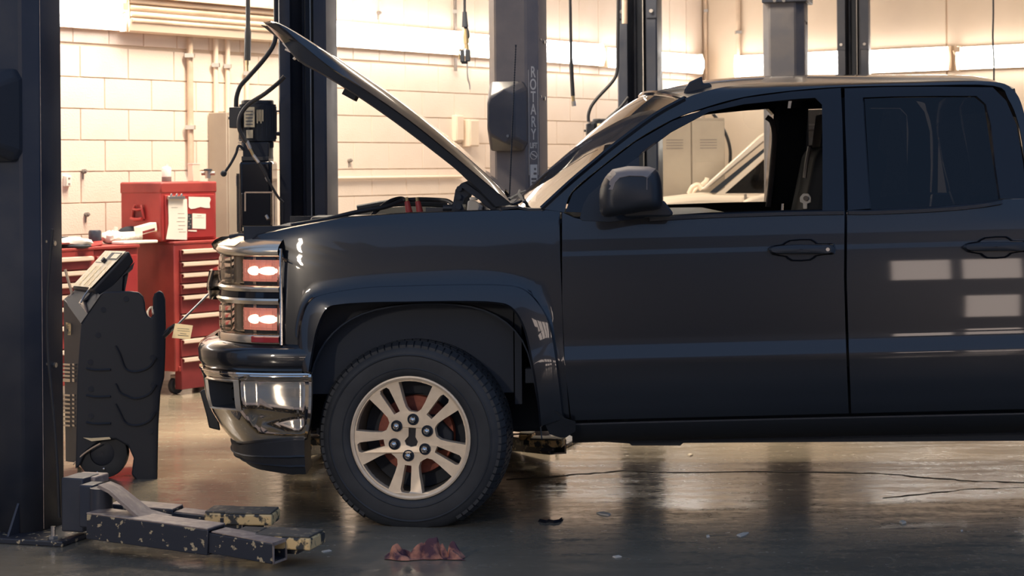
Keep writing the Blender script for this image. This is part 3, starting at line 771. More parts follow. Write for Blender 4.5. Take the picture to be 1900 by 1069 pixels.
# pale trim down the far door pillar, the belt and its buckle
pt = [(1420,218),(1430,228),(1437,250),(1433,300),(1430,340),(1425,380)]
b = MB(); b.tube([P(x, y, 9.66) for x, y in [(1422,217),(1432,226),(1437,250),(1434,300),(1430,345),(1425,384)]], 0.014, 8)
b.build('door_seal', 'interior_trim', truck)
MB().tube([P(1502,272,9.2), P(1497,300,9.2), P(1493,330,9.2)], 0.010, 6).build('seat_belt', 'interior_trim', truck)
tg = MB().prism([(1484,366),(1490,359),(1500,359),(1505,366),(1505,376),(1498,378),(1498,388),(1490,388),(1490,377),(1484,375)], lambda u, v, d: P(u, v, 8.72 + d), 0, .02)
tg.build('buckle_cover', 'white_plastic', truck, bevel=0.004)
MB().cyl(P(1495,368,8.71), P(1495,368,8.74), .012, n=12).build('buckle_button', 'ink', truck)
for yy in (8.02,): MB().grid([[Vector((x, yy + .07, z)) for x in (.3, 1.4)] for z in (1.28, .55)]).build('door_card', 'interior', door_n, solid=0.03)
MB().grid([[Vector((x, 9.77, z)) for x in (.3, 1.4)] for z in (1.28, .55)]).build('door_card', 'interior', door_f, solid=0.03)

# --- door mirror on both doors
mp_ = [(1113,352),(1122,330),(1136,317),(1165,311),(1205,312),(1222,318),(1228,340),(1229,372),(1224,388),(1200,391),(1160,398),(1130,403),(1116,399),(1112,380)]
def mfn(s):
    cx_, cy_ = 1172, 356
    return lambda u, v, d: P(cx_ + (u - cx_) * s, cy_ + (v - cy_) * s, 7.78 + d)
mm = MB()
secs = [(-0.115, 0.62), (-0.10, 0.80), (-0.06, 0.95), (0.0, 1.0), (0.06, 1.0), (0.11, 0.96), (0.13, 0.86)]
mp2 = [v.to_2d() for v in catmull([Vector((*p, 0)) for p in mp_], 2, closed=True)]
mm.grid([[mfn(s)(p.x, p.y, d) for p in mp2] + [mfn(s)(mp2[0].x, mp2[0].y, d)] for d, s in secs], weld=len(mp2))
k = len(mp2); mm.f.append(tuple(range(k))); mm.f.append(tuple(range(6*k + k - 1, 6*k - 1, -1)))
mir_n, mir_f = both(mm, 'side_mirror', 'black_plastic', door_n, door_f, recalc=True, sharp=50)
door_n_m = None
arm = MB().prism([(1150,392),(1215,372),(1232,372),(1250,396),(1244,402),(1205,402),(1160,404)], lambda u, v, d: P(u, v, 7.84 + d), 0, .14)
both(arm, 'mirror_arm', 'black_plastic', door_n, door_f, recalc=True, bevel=0.008)
both(MB().grid([[S(*p, -.004) for p in L] for L in ([(1076,404),(1080,409),(1130,412),(1196,405)], [(1082,380),(1095,380),(1140,380),(1188,380)], [(1092,362),(1108,350),(1150,340),(1186,332)], [(1112,344),(1130,330),(1160,308),(1186,290)])]), 'mirror_sail', 'black_plastic', door_n, door_f, face=NEAR, solid=.01)
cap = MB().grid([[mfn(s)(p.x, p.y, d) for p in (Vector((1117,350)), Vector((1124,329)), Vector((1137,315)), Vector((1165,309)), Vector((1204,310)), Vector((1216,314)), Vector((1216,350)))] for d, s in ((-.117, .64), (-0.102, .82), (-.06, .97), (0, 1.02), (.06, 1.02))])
both(cap, 'mirror_cap', 'post_dusty', door_n, door_f, solid=.004, face=NEAR)  # pale dusty colour also paints the lit top of the mirror

# --- door handles
def handle(cx_, cy_, pa, pb, key):
    def h(u, v, e): return S(cx_ + u, cy_ + v, e)
    bez = [(-62,-2),(-50,-8),(-36,-10),(-22,-18),(20,-20),(32,-12),(58,-12),(64,-8),(64,8),(50,10),(30,13),(18,21),(-18,22),(-30,14),(-54,10)]
    b = MB(); b2 = [v.to_2d() for v in catmull([Vector((*p, 0)) for p in bez], 2, closed=True)]
    b.grid([[h(p.x * s, p.y * s, e) for p in b2] + [h(b2[0].x * s, b2[0].y * s, e)] for s, e in ((1.0, .004), (.99, -.006), (.95, -.010), (.86, -.004), (.8, .02))], weld=len(b2))
    hn, hf = both(b, 'door_handle', 'gloss_black', pa, pb, recalc=True)
    g = MB(); bar = [(-60,-3),(-40,-7),(0,-9),(40,-8),(60,-8),(62,6),(40,8),(0,8),(-40,8),(-58,5)]
    b3 = [v.to_2d() for v in catmull([Vector((*p, 0)) for p in bar], 2, closed=True)]
    g.grid([[h(p.x * s, p.y * s, e) for p in b3] + [h(b3[0].x * s, b3[0].y * s, e)] for s, e in ((1.0, .002), (.98, -.022), (.9, -.032), (.6, -.036), (.05, -.037))], weld=len(b3))
    both(g, 'handle_grip', 'black_plastic', pa, pb, recalc=True)
    if key: MB().cyl(h(50, 0, -.036), h(50, 0, -.02), .008, n=12).build('key_lock', 'steel', pa)
handle(1486, 463, door_n, door_f, True)
handle(1848, 458, rdoor_n, rdoor_f, False)
# styling crease catching light either side of the handle
# --- rocker and under-frame
L0 = edge_lin([(1062,786),(1200,782),(1500,775),(1906,766),(1985,764)], 8)
both(MB().grid([[S(p.x, p.y + dy, e) for p in L0] for dy, e in ((0, .0), (3, -.004), (10, .0), (24, .015), (34, .05), (36, .10))]), 'rocker_panel', 'black_plastic', face=NEAR, solid=.01)
fr_ = MB()
fr_.prism([(1040,800),(1080,818),(1168,823),(1172,827),(1262,827),(1268,822),(1900,818),(2600,812),(2600,770),(1040,785)], lambda u, v, d: P(u, v, 8.20 + d), 0, .12)
both(fr_, 'frame_rail', 'matte_black', recalc=True)
both(MB().grid([[S(*p, e) for p in ((1003,763),(1034,763),(1049,776),(1068,782),(1068,800),(1050,812))] for e in (-.030, -.034)] + [[S(*p, e) for p in ((1003,770),(1020,806),(1032,810),(1040,812),(1046,812),(1048,812.5))] for e in (-.030, .02)]), 'mud_guard', 'black_plastic', face=NEAR, solid=.006)
MB().box((0.1, YC, 0.45), (0.5, 0.9, 0.25)).box((1.2, YC, 0.42), (2.4, 0.5, 0.2)).build('underbody', 'matte_black', truck, bevel=.02)
# --- wheel housing liners and axle
ln = MB()
arc = [v.to_2d() for v in catmull([(-.93, 0.33), (-.88, .58), (-.80, .78), (-.64, .90), (-.38, .94), (-.12, .91), (.04, .78), (.10, .55), (.12, .36)], 4)]
ln.grid([[Vector((x, y, z)) for x, z in arc] for y in (8.0, 8.28, 8.62)])
ln.add([(x, 8.62, z) for x, z in arc], [tuple(range(len(arc)))])
both(ln, 'wheel_housing', 'liner', solid=.006)
MB().cyl((-.4, 8.1, .375), (-.4, 9.76, .375), .05).box((-.4, YC, .5), (.3, 1.0, .1)).build('front_axle', 'matte_black', truck)

# --- wheels
TR, RIM = 0.405, 0.258
def wheel(cx_, cz, yface, yaw, mir, with_rim=True):
    c = Vector((cx_, yface + .125, cz))
    ax = Vector((-math.sin(yaw), -math.cos(yaw), 0))           # outward
    if mir: c.y = 2*YC - c.y; ax = Vector((math.sin(yaw), math.cos(yaw), 0))
    ex = Vector((0, 0, 1)).cross(ax).normalized() * (1 if not mir else 1); ez = Vector((0, 0, 1))
    prof = [(.250,.10),(.262,.118),(.268,.124),(.285,.129),(.300,.130),(.335,.134),(.36,.130),(.382,.120),(.394,.108),(.400,.09),(.401,-.09),(.394,-.108),(.36,-.130),(.30,-.130),(.262,-.118),(.25,-.10)]
    b = MB().lathe(prof, c, ax, 96)
    b.lathe([(.345,.1325),(.350,.1358),(.355,.1325)], c, ax, 96); b.lathe([(.290,.1295),(.293,.132),(.296,.1298)], c, ax, 96)
    for v in b.v: v.z = max(v.z, 0.0)
    tire = b.build('wheel', 'rubber', truck, sharp=40, recalc=True)
    t = MB()
    for k in range(76):
        a0 = 2*math.pi*k/76
        for col, (w0, w1, sh) in enumerate(((.088,.121,0),(.048,.080,.5),(-.006,.040,.2),(-.05,-.014,.7),(-.121,-.06,.3))):
            a1 = a0 + sh * 2*math.pi/76; da = 2*math.pi/76 * .40; sk = .25 * da
            def pt(a, w, r): return c + (ex * math.sin(a) + ez * math.cos(a)) * r + ax * w
            q = []
            for r in (.394, .4085):
                drop = .016 if col in (0, 4) else 0
                outer = 1 if col == 0 else 0
                for a, w in ((a1 - da, w0), (a1 + da, w0), (a1 + da + sk, w1), (a1 - da + sk, w1)):
                    q.append(pt(a, w, r - (drop if (col == 0 and w == w1) or (col == 4 and w == w0) else 0)))
            if min(v.z for v in q) < 0.02: continue
            t.add(q, [(0,1,2,3),(7,6,5,4),(0,4,5,1),(1,5,6,2),(2,6,7,3),(3,7,4,0)])
    stuff(t.build('tread_block', 'rubber', tire, recalc=True))
    if not with_rim: return
    def fn(u, v, d): return c + ex * (u * RIM) + ez * (v * RIM) + ax * d
    def pol(r, deg): a = math.radians(deg); return (r * math.sin(a), r * math.cos(a))
    outer = [pol(.985, 360 * k / 80) for k in range(80)]
    loops = [outer]
    for k in range(5):
        m0 = 6 + 72 * k
        loops.append([pol(.925, m0 + d) for d in (-18, -12, -6, 0, 6, 12, 18)] + [pol(.63, m0 + 17), pol(.50, m0 + 15), pol(.43, m0 + 9), pol(.42, m0), pol(.43, m0 - 9), pol(.50, m0 - 15), pol(.63, m0 - 17)])
        s0 = 42 + 72 * k
        def loc(r, w): a = math.radians(s0); return (r*math.sin(a) + w*math.cos(a), r*math.cos(a) - w*math.sin(a))
        loops.append([loc(.46, -.055), loc(.86, -.085), loc(.905, -.06), loc(.91, .0), loc(.905, .06), loc(.86, .085), loc(.46, .055)])
    bow = [(530,440),(588,442),(583,510),(602,545),(590,578),(548,586),(510,572),(498,540),(528,505)]
    loops.append([((x - 550) / 465, (512 - y) / 465) for x, y in bow])
    # spoke face dishes in slightly towards the hub
    def fdish(u, v, d): r = math.hypot(u, v); return fn(u, v, d - 0.018 * max(0, 1 - r) ** 1.0 if d > .1 else d)
    MB().plate(loops, fdish, .070, .118).build('rim', 'alloy', tire, recalc=True, bevel=.0035, segs=2, sharp=30)
    MB().lathe([(RIM*.95,.122),(RIM*.985,.126),(RIM*1.01,.124),(RIM*1.015,.115)], c, ax, 80).build('rim_flange', 'alloy', tire, recalc=True)
    MB().lathe([(RIM*.955,.118),(RIM*.93,.09),(RIM*.90,.04),(RIM*.90,-.09)], c, ax, 64).build('rim_barrel', 'alloy_side', tire, solid=.004)
    MB().lathe([(.001,.052),(.075,.052),(.08,.02),(.082,.018),(.165,.018),(.168,.012),(.168,-.012),(.001,-.012)], c, ax, 48).build('brake_disc', 'rust', tire, recalc=True)
    MB().prism([pol(.30, a) for a in ()] or [(.02,.34),(.36,.34),(.64,.05),(.64,-.2),(.4,-.25),(.28,.1)], fn, -.03, .045).build('brake_caliper', 'matte_black', tire, bevel=.006, recalc=True)
    MB().lathe([(.001,-.02),(.23,-.02),(.23,-.10)], c, ax, 32).build('dust_shield', 'matte_black', tire)
    MB().prism([((x - 550) / 465, (512 - y) / 465) for x, y in bow], fn, .06, .09).build('hub_emblem', 'gloss_black', tire, recalc=True)
    for k in range(6):
        u, v = pol(.30, 8 + 60 * k)
        MB().lathe([(.0235,.100),(.0245,.1125),(.022,.114),(.018,.109),(.001,.109)], c + ex * u * RIM + ez * v * RIM, ax, 20).build('lug_seat', 'matte_black', tire)
        p = c + ex * u * RIM + ez * v * RIM
        MB().cyl(p + ax * .10, p + ax * .122, .0145, .0140, n=6).lathe([(.0138,.120),(.012,.128),(.007,.133),(.0005,.135)], p, ax, 16).build('lug_nut', 'chrome', tire)
WY = 7.955
wc = P(771, 815, WY)
wheel(wc.x, 0.376, WY, math.radians(11), 0)
wheel(wc.x, 0.376, WY, math.radians(-11), 1)
wheel(wc.x + 3.645, 0.376, WY + .03, 0, 0)
wheel(wc.x + 3.645, 0.376, WY + .03, 0, 1, False)
# --- pickup bed (beyond the frame)
for x0, x1, z0 in ((1992, 2140, 775), (2600, 3000, 775), (2140, 2600, 560)):
    b = MB().grid([[S(x0 + (x1 - x0) * j / 6, z0 + (375 - z0) * k / 10) for j in range(7)] for k in range(11)])
    both(b, 'bed_side', 'paint', face=NEAR, solid=.012)
b = MB().box((3.45, YC, 0.62), (2.2, 1.8, .06)).box((4.62, YC, 1.0), (.06, 1.9, .6)); b.build('bed_floor', 'paint', truck)

# --- front end: sections swept round the nose
FP = [(-.985,7.965),(-1.06,7.985),(-1.13,8.02),(-1.19,8.07),(-1.24,8.14),(-1.275,8.23),(-1.295,8.4),(-1.31,8.65),(-1.315,YC)]
BP = [(-.855,7.940),(-.95,7.944),(-1.06,7.962),(-1.17,8.0),(-1.26,8.065),(-1.325,8.155),(-1.365,8.3),(-1.385,8.5),(-1.395,YC)]
def plan(pts, n=5):
    q = [v.to_2d() for v in catmull([Vector((*p, 0)) for p in pts], n)]
    return q
def normals(q):
    out = []
    for i in range(len(q)):
        t = (q[min(i+1, len(q)-1)] - q[max(i-1, 0)]).normalized(); out.append(Vector((-abs(t.y), -abs(t.x))) if True else 0)
    out[-1] = Vector((-1, 0)); return out
def sweep(q, prof, i0=0, i1=None):
    nn = normals(q); i1 = len(q) if i1 is None else i1
    return [[Vector((q[i].x + nn[i].x * o, q[i].y + nn[i].y * o, z)) for i in range(i0, i1)] for o, z in prof]
def full(rows): return [r + [Vector((v.x, 2*YC - v.y, v.z)) for v in reversed(r[:-1])] for r in rows]
FRONT = (-1, 0, 0)
fq, bq = plan(FP), plan(BP)
def zf(py, px=480, Y=8.05): return P(px, py, Y).z
def zb(py, px=520, Y=7.97): return P(px, py, Y).z
# body colour cap over the bumper
prof = [(-.10, zb(634)), (-.02, zb(640)), (.012, zb(648)), (.022, zb(656)), (.020, zb(676)), (.004, zb(688)), (-.02, zb(694))]
MB().grid(full(sweep(bq, prof))).build('bumper_cap', 'paint', truck, face=FRONT, sharp=40)
# chrome bumper with fog lamp pockets
PR = [(.0, zb(690)), (.010, zb(693)), (.012, zb(698)), (.006, zb(704)), (.002, zb(709)), (-.003, zb(722)), (-.006, zb(735)), (-.012, zb(748)), (-.020, zb(759)), (-.034, zb(772)), (-.055, zb(786)), (-.085, zb(800)), (-.115, zb(812)), (-.135, zb(818)), (-.16, zb(819))]
br = sweep(bq, PR)
# side of the bumper is tucked less than its front
for r, (o, z) in zip(br, PR):
    for i, v in enumerate(r):
        w = min(1.0, max(0.0, (-.93 - bq[i].x) / .35)); nn = normals(bq)[i]
        if o < 0:
            v.x += nn.x * (-o) * (1 - w) * .55; v.y += nn.y * (-o) * (1 - w) * .55
            if i <= 2: v.x += -o * -0.25 * (1 - i / 3)
            v.z -= .048 * w * min(1, -o / .135)
for r, (o, z) in zip(br[3:11], PR[3:11]):          # scooped side face behind the fog lamp
    for i, v in enumerate(r):
        w = min(1.0, max(0.0, (13.6 - i) / 1.6)) * min(1.0, i / 2.0)
        nn = normals(bq)[i]; v.x -= nn.x * .02 * w; v.y -= nn.y * .02 * w
bfull = full(br); mbp = MB().grid(bfull); nrow = len(bfull[0])
i_lo, i_hi = 15, 23
j_lo, j_hi = 4, 8
keep = []; hole_cells = set()
for f_i, f in enumerate(mbp.f):
    r_, c_ = divmod(f_i, nrow - 1)
    cm = min(c_, nrow - 2 - c_)
    if j_lo <= r_ < j_hi and i_lo <= cm < i_hi: continue
    keep.append(f)
mbp.f = keep
bump = mbp.build('front_bumper', 'chrome', truck, face=FRONT, sharp=50)
for mirror in (0, 1):
    ring = [br[j_lo][i] for i in range(i_lo, i_hi + 1)] + [br[j][i_hi] for j in range(j_lo + 1, j_hi + 1)] + [br[j_hi][i] for i in range(i_hi - 1, i_lo - 1, -1)] + [br[j][i_lo] for j in range(j_hi - 1, j_lo, -1)]
    cen = sum(ring, Vector()) / len(ring); nr = Vector((-.88, -.48, 0))
    pk = MB(); lay = [[v + nr * o + (cen - v) * s for v in ring] for o, s in ((.004, -.16), (.022, -.06), (.014, .05), (-.03, .10), (-.09, .2))]
    fm = MB().grid([l + [l[0]] for l in lay[:3]], weld=len(ring)); pk.grid([l + [l[0]] for l in lay[2:]], weld=len(ring)); kk = len(pk.v); pk.f.append(tuple(range(kk - len(ring), kk)))
    fg = MB().cyl(cen - nr * .08, cen - nr * .04, .03, n=20)
    if mirror: fm, pk, fg = fm.mirrored(YC), pk.mirrored(YC), fg.mirrored(YC)
    fm.build('fog_lamp_bezel', 'satin_chrome', bump, recalc=True); pk.build('fog_lamp_pocket', 'matte_black', bump, recalc=True); fg.build('fog_lamp', 'lens', bump)
# bright lip along the bumper top, and end flange
lip = full(sweep(bq, [(.004, zb(689)), (.016, zb(691)), (.018, zb(694)), (.008, zb(697))]))
MB().grid(lip).build('bumper_lip', 'chrome', bump, face=FRONT)
e_ = [r[0] for r in br]
both(MB().grid([[v + Vector((0.004, .06, 0)) for v in e_], [v + Vector((.010, .0, 0)) for v in e_], [v + Vector((.006, -.008, 0)) for v in e_], [v + Vector((-.006, -.004, 0)) for v in e_]]), 'bumper_end', 'chrome', bump, bump)
# corner valance under the bumper, dropping from its lower edge
vb = br[-2]; nnb = normals(bq)
def zv(py, px=520, Y=8.02): return P(px, py, Y).z
vr = []
for o, py in ((.004, 814), (.018, 817), (.015, 827), (.012, 845), (.018, 848), (.006, 851), (.0, 864), (.006, 867), (-.006, 870), (-.022, 883), (-.05, 884)):
    row = []
    for i, v in enumerate(vb):
        w = max(0.0, min(1.0, (i - 5) / 17.0)); z = zv(py) - zv(817)
        row.append(Vector((v.x + nnb[i].x * o, v.y + nnb[i].y * o, v.z + z * (1 - .5 * w))))
    vr.append(row)
MB().grid(full(vr)).build('lower_valance', 'black_plastic', truck, face=FRONT, sharp=25)
ev = [r[0] for r in vr]; both(MB().grid([ev, [v + Vector((0, .25, 0)) for v in ev]]), 'valance_end', 'black_plastic', truck)
# tow-hook plate jutting from under the middle of the bumper
tp = MB().prism([(371,727),(378,722),(420,730),(425,760),(405,775),(409,799),(388,794),(383,770)], lambda u, v, d: P(u, v, 8.55 + d), 0, .75)
tp.build('plate_bracket', 'black_plastic', truck, recalc=True, bevel=.006)

# headlamp clusters
def zh(py): return zf(py)
ih = 33
hs = lambda prof, a=0, b=ih: sweep(fq, prof, a, b)
for mirror in (0, 1):
    fx = (lambda m: m.mirrored(YC)) if mirror else (lambda m: m)
    fc = (-1, 1 if mirror else -1, 0)
    hl = fx(MB().grid(hs([(-.10, zh(634)), (-.10, zh(462))], 0, ih))).build('headlamp', 'matte_black', truck, face=fc)
    # chrome brow, waist and chin
    for nm, pr, mt in (('brow', [(-.08, zh(440)), (-.03, zh(447)), (.008, zh(457)), (.018, zh(465)), (.012, zh(472)), (.0, zh(475)), (-.05, zh(476))], 'satin_chrome'),
                       ('waist_upper', [(-.05, zh(529)), (.004, zh(530)), (.012, zh(534)), (.006, zh(540)), (-.05, zh(541))], 'satin_chrome'),
                       ('waist_band', [(-.05, zh(541)), (.002, zh(541)), (.004, zh(551)), (-.05, zh(551))], 'gloss_black'),
                       ('waist_lower', [(-.05, zh(551)), (.012, zh(552)), (.018, zh(556)), (.006, zh(563)), (-.05, zh(564))], 'satin_chrome'),
                       ('chin', [(-.05, zh(619)), (.006, zh(620)), (.012, zh(626)), (.008, zh(634)), (-.02, zh(639)), (-.10, zh(640))], 'satin_chrome')):
        fx(MB().grid(hs(pr))).build(nm, mt, hl, face=fc, sharp=50)
    fx(MB().grid(hs([(.006, zh(621)), (.015, zh(623)), (.014, zh(632)), (.006, zh(634))], 0, 9))).build('side_marker', 'red_lens', hl, face=fc)
    fx(MB().tube([r_[0] + Vector((.008, 0, 0)) for r_ in hs([(.004, zh(460)), (.004, zh(550)), (.004, zh(637))])], .007, 8, 2)).build('lamp_edge', 'chrome', hl)
    for (ya, yb_) in ((476, 528), (565, 618)):
        # vertical chrome steps, reflector bucket, lit lamp and clear cover
        fx(MB().grid(hs([(-.06, zh(yb_)), (-.06, zh(ya))], 10, ih))).build('reflector', 'satin_chrome', hl, face=fc)
        for a, b_, o, mt in ((30, 33, .0, 'satin_chrome'), (25, 28, -.02, 'satin_chrome'), (20, 21, -.03, 'chrome'), (15, 17, -.03, 'satin_chrome')):
            fx(MB().grid(hs([(o - .03, zh(yb_)), (o, zh(yb_ - 2)), (o, zh(ya + 2)), (o - .03, zh(ya))], a, b_ + 1))).build('lamp_step', mt, hl, face=fc, sharp=60)
        d = .028
        rr_ = hs([(-.035, zh(yb_ - 6)), (-.035, zh(ya + 6))], 0, 15)
        lampb = fx(MB().grid([[rr_[0][i].lerp(rr_[1][i], k / 8) for i in range(15)] for k in range(9)])).build('reflector_panel', 'amber', hl, face=fc)
        g = MB()
        for i in range(1, 14, 2): g.tube([rr_[0][i], rr_[1][i]], .003, 5, 1)
        for k in range(1, 8, 2): g.tube([rr_[0][i].lerp(rr_[1][i], k / 8) for i in range(15)], .003, 5, 1)
        stuff(fx(g).build('reflector_grid', 'amber', lampb))
        c0 = rr_[0][4].lerp(rr_[1][4], .5); c1 = rr_[0][9].lerp(rr_[1][9], .5)
        fx(MB().ball(c0 + Vector((0, -.004, 0)), (.045, .012, .018)).ball(c1 + Vector((0, -.004, 0)), (.03, .012, .02))).build('bulb', 'bulb', lampb)
        fx(MB().grid(hs([(.0, zh(yb_)), (.006, zh(yb_ - 8)), (.006, zh(ya + 8)), (.0, zh(ya))], 1, ih))).build('lamp_cover', 'lens', hl, face=fc)
# grille
def grow(prof): return full(sweep(fq, prof, 30))
gsur = MB().grid(grow([(-.10, zh(441)), (.0, zh(444)), (.03, zh(450)), (.045, zh(458)), (.035, zh(468)), (.0, zh(476)), (-.05, zh(480))])).build('grille', 'chrome', truck, face=FRONT, sharp=50)
MB().grid(grow([(-.08, zh(640)), (-.08, zh(450))])).build('grille_back', 'matte_black', gsur, face=FRONT)
for ya, yb_, o in ((508, 566, .055), (628, 640, .02), (478, 484, .0), (490, 496, .0), (502, 508, .0), (572, 578, .0), (586, 592, .0), (600, 606, .0), (614, 620, .0)):
    MB().grid(grow([(-.04, zh(ya)), (o, zh(ya + 1)), (o + .012, zh((ya + yb_) / 2)), (o, zh(yb_ - 1)), (-.04, zh(yb_))])).build('grille_bar', 'chrome', gsur, face=FRONT, sharp=60)
MB().grid(full(sweep(fq, [(.010, zh(541)), (.071, zh(541)), (.071, zh(549)), (.01, zh(549))], 31))).build('grille_inlay', 'gloss_black', gsur, face=FRONT)
# polished cap that carries the brow back over the lamp to the fender tip
cp = full(sweep(fq, [(-.22, P(470, 436, 8.2).z), (-.10, P(470, 440, 8.1).z), (-.02, P(470, 449, 8.05).z), (.01, zh(456))], 14))
MB().grid(cp).build('header_cap', 'satin_chrome', gsur, face=(0, 0, 1), sharp=50)
MB().tube([P(426, 441, 8.25), P(445, 438, 8.25), P(465, 441, 8.25)], .012, 8).build('hood_latch_seal', 'matte_black', truck)
# ------------------------------------------------------------------ two-post lifts
TH = math.radians(17)
def lift_post(label, pos, far, mat='post', tray=None, lettering=False, joint=2.56, side_bolts=(1.9, 2.2, 3.0), back='post_dusty'):
    root = thing('lift_post', label, 'lift post', pos, (math.pi - TH) if far else -TH, 'two-post vehicle lifts')
    mw = world_matrix(root); R = mw.to_3x3()
    T = lambda x, y, z: mw @ Vector((x, y, z))
    def bx(x, y, z, sx, sy, sz, rot=None): return MB().box(T(x, y, z), (sx, sy, sz), R @ rot if rot else R)
    H = 3.7
    path = [(.075,.105),(.075,.115),(.132,.115),(.140,.107),(.140,-.045),(.136,-.056),(.092,-.108),(.080,-.114)]
    path = path + [(-x, y) for x, y in reversed(path)]
    colm = MB().grid([[T(x, y, z) for x, y in path] for z in (0.012, 1.2, 2.4, H)]).build('column', mat, root, recalc=False, sharp=20)
    md = colm.modifiers.new('solid', 'SOLIDIFY'); md.thickness = .009; md.offset = 0
    # splice plates and rail bolts
    if far:
        for sg in (-1, 1):
            bx(sg * .107, .122, (joint + H) / 2, .075, .008, H - joint).build('splice_plate', mat, root, bevel=.002)
            for z in (joint + .05, joint + .75): MB().cyl(T(sg * .107, .125, z), T(sg * .107, .137, z), .014, n=8).build('splice_bolt', 'steel', root)
        bx(0, .0, 2.0, .05, .05, 3.3).build('lift_cylinder', 'matte_black', root, bevel=.01)
        bx(-.055, .02, 2.0, .012, .06, 3.3).build('chain_guide', mat, root)
        MB().cyl(T(-.03, .06, .3), T(-.03, .06, 3.4), .005, n=6).build('equaliser_cable', 'steel', root)
        MB().cyl(T(.045, -.02, .3), T(.045, -.02, 3.4), .012, n=8).build('hydraulic_line', mat, root)
        bx(.085, .07, .62, .03, .08, 1.0).build('carriage', mat, root, bevel=.003)
    else:
        for z in side_bolts:
            for sg in (-1, 1): MB().cyl(T(sg * .140, .04, z), T(sg * .154, .04, z), .011, n=8).build('side_bolt', 'steel', root)
            MB().cyl(T(.140, -.02, z + .01), T(.149, -.02, z + .01), .006, n=8).build('side_bolt', 'steel', root)
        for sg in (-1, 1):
            MB().span(T(sg * .1405, -.049, .03), T(sg * .1405, -.049, 3.68), .006, .006, up=(0, 1, 0)).build('edge_highlight', 'arm_top', root)  # pale strip paints the bright highlight line along the post corner
        MB().box(T(.1408, .045, 1.9), (.004, .05, 3.5), R).build('guard_strip', 'gloss_black', root)
    bx(0, .02, .011, .68, .52, .022).build('base_plate', 'post_chip', root, bevel=.004)
    for sx in (-1, 1):
        for yy in (-.17, .18):
            p = T(sx * .27, yy - .02, .022)
            MB().cyl(p, p + UP * .012, .020, n=6).cyl(p + UP * .012, p + UP * .05, .010, n=8).build('anchor_bolt', 'steel', root)
        g = MB(); pr = [(0.0, .022), (.085, .022), (0.0, .15)]
        g.prism(pr, lambda u, v, d, sx=sx: T(sx * (.06 + d), -.114 - u, v), 0, .01); g.build('gusset', mat, root, recalc=True)
    if tray is not None:
        z0 = tray
        # moulded cover: bevelled box tall and narrow
        base = [(-.105, -.19), (.075, -.19), (.095, -.15), (.095, .15), (.075, .19), (-.105, .19), (-.115, .15), (-.115, -.15)]
        frnt = [(-.085, -.10), (.0, -.155), (.055, -.12), (.055, .12), (.0, .155), (-.085, .10), (-.10, .06), (-.10, -.06)]
        cov = MB().grid([[T(u, -.114, z0 + v) for u, v in base] + [T(base[0][0], -.114, z0 + base[0][1])], [T(u, -.15, z0 + v) for u, v in base] + [T(base[0][0], -.15, z0 + base[0][1])],
                         [T(u, -.235, z0 + v) for u, v in frnt] + [T(frnt[0][0], -.235, z0 + frnt[0][1])]], weld=8)
        cov.f.append(tuple(range(16, 24)))
        cov.build('cover', 'matte_black' if not lettering else 'post_grey', root, recalc=True, bevel=.012, sharp=20)
        MB().cyl(T(.02, -.236, z0 - .11), T(.02, -.244, z0 - .11), .008, n=8).build('cover_screw', 'steel', root)
    if lettering:
        # label strip on the bevel between back and side
        a, b_ = Vector((.0905, -.1095, 0)), Vector((.1375, -.0545, 0)); mid = (a + b_) / 2; ex = (b_ - a).normalized(); nn = Vector((ex.y, -ex.x, 0))
        RB = R @ Matrix((ex, -nn, UP)).transposed()
        def on(u, z, o): return mw @ (mid + ex * u + nn * o + UP * z)
        MB().box(on(0, 1.73, .0065), (.062, .002, .66), RB).build('label_strip', 'post_dusty', root)
        for sg in (-1, 1): MB().box(on(sg * .030, 1.76, .008), (.0025, .002, .58), RB).build('label_border', 'letter', root)
        def text(body, u, z, size, sx, name='lettering'):
            cu = bpy.data.curves.new(name, 'FONT'); cu.body = body; cu.size = size; cu.align_x = 'CENTER'; cu.align_y = 'CENTER'; cu.extrude = .0006; cu.offset = .0012
            cu.materials.append(M['letter'])
            tmp = bpy.data.objects.new(name, cu); COL.objects.link(tmp)
            me = bpy.data.meshes.new_from_object(tmp.evaluated_get(bpy.context.evaluated_depsgraph_get()))
            bpy.data.objects.remove(tmp); me.name = name
            o = bpy.data.objects.new(name, me); COL.objects.link(o); o.parent = root
            w = Matrix.Translation(on(u, z, .0085)) @ (RB @ Matrix.Rotation(math.radians(90), 3, 'X')).to_4x4() @ Matrix.Diagonal((sx, 1, 1, 1))
            o.matrix_basis = mw.inverted() @ w
        zt = 2.035
        for k, ch in enumerate('ROTARY'): text(ch, 0, zt - k * .0685, .085, .62)
        text('LIFT', 0, zt - 6 * .0685 + .008, .042, .62)
        z = zt - 6 * .0685 - .045
        MB().lathe([(.020, 0), (.024, .001), (.020, .002)], on(0, z, .008), (R @ nn), 24).build('logo_ring', 'letter', root)
        MB().box(on(.004, z, .0085), (.04, .002, .006), RB @ Matrix.Rotation(.5, 3, 'Y')).build('logo_swoosh', 'letter', root)
        MB().box(on(0, z - .12, .008), (.046, .002, .14), RB).build('white_sticker', 'paper', root)
        for dz, w_ in ((.045, .012), (.02, .02), (-.01, .034), (-.03, .03), (-.05, .034)): MB().box(on(.008 if dz > 0 else 0, z - .12 + dz, .0095), (w_, .001, .012), RB).build('sticker_print', 'ink', root)
    return root
p1 = lift_post('nearest navy lift post, base plate and bolts in view beside the black recovery machine', (-2.075, 7.92, 0), False, 'post', tray=1.745, side_bolts=(2.25, 1.21, .70))
p2 = lift_post('navy lift post behind the tip of the raised hood, with the power unit beside it', (-1.135, 10.66, 0), True, 'post', joint=3.2)
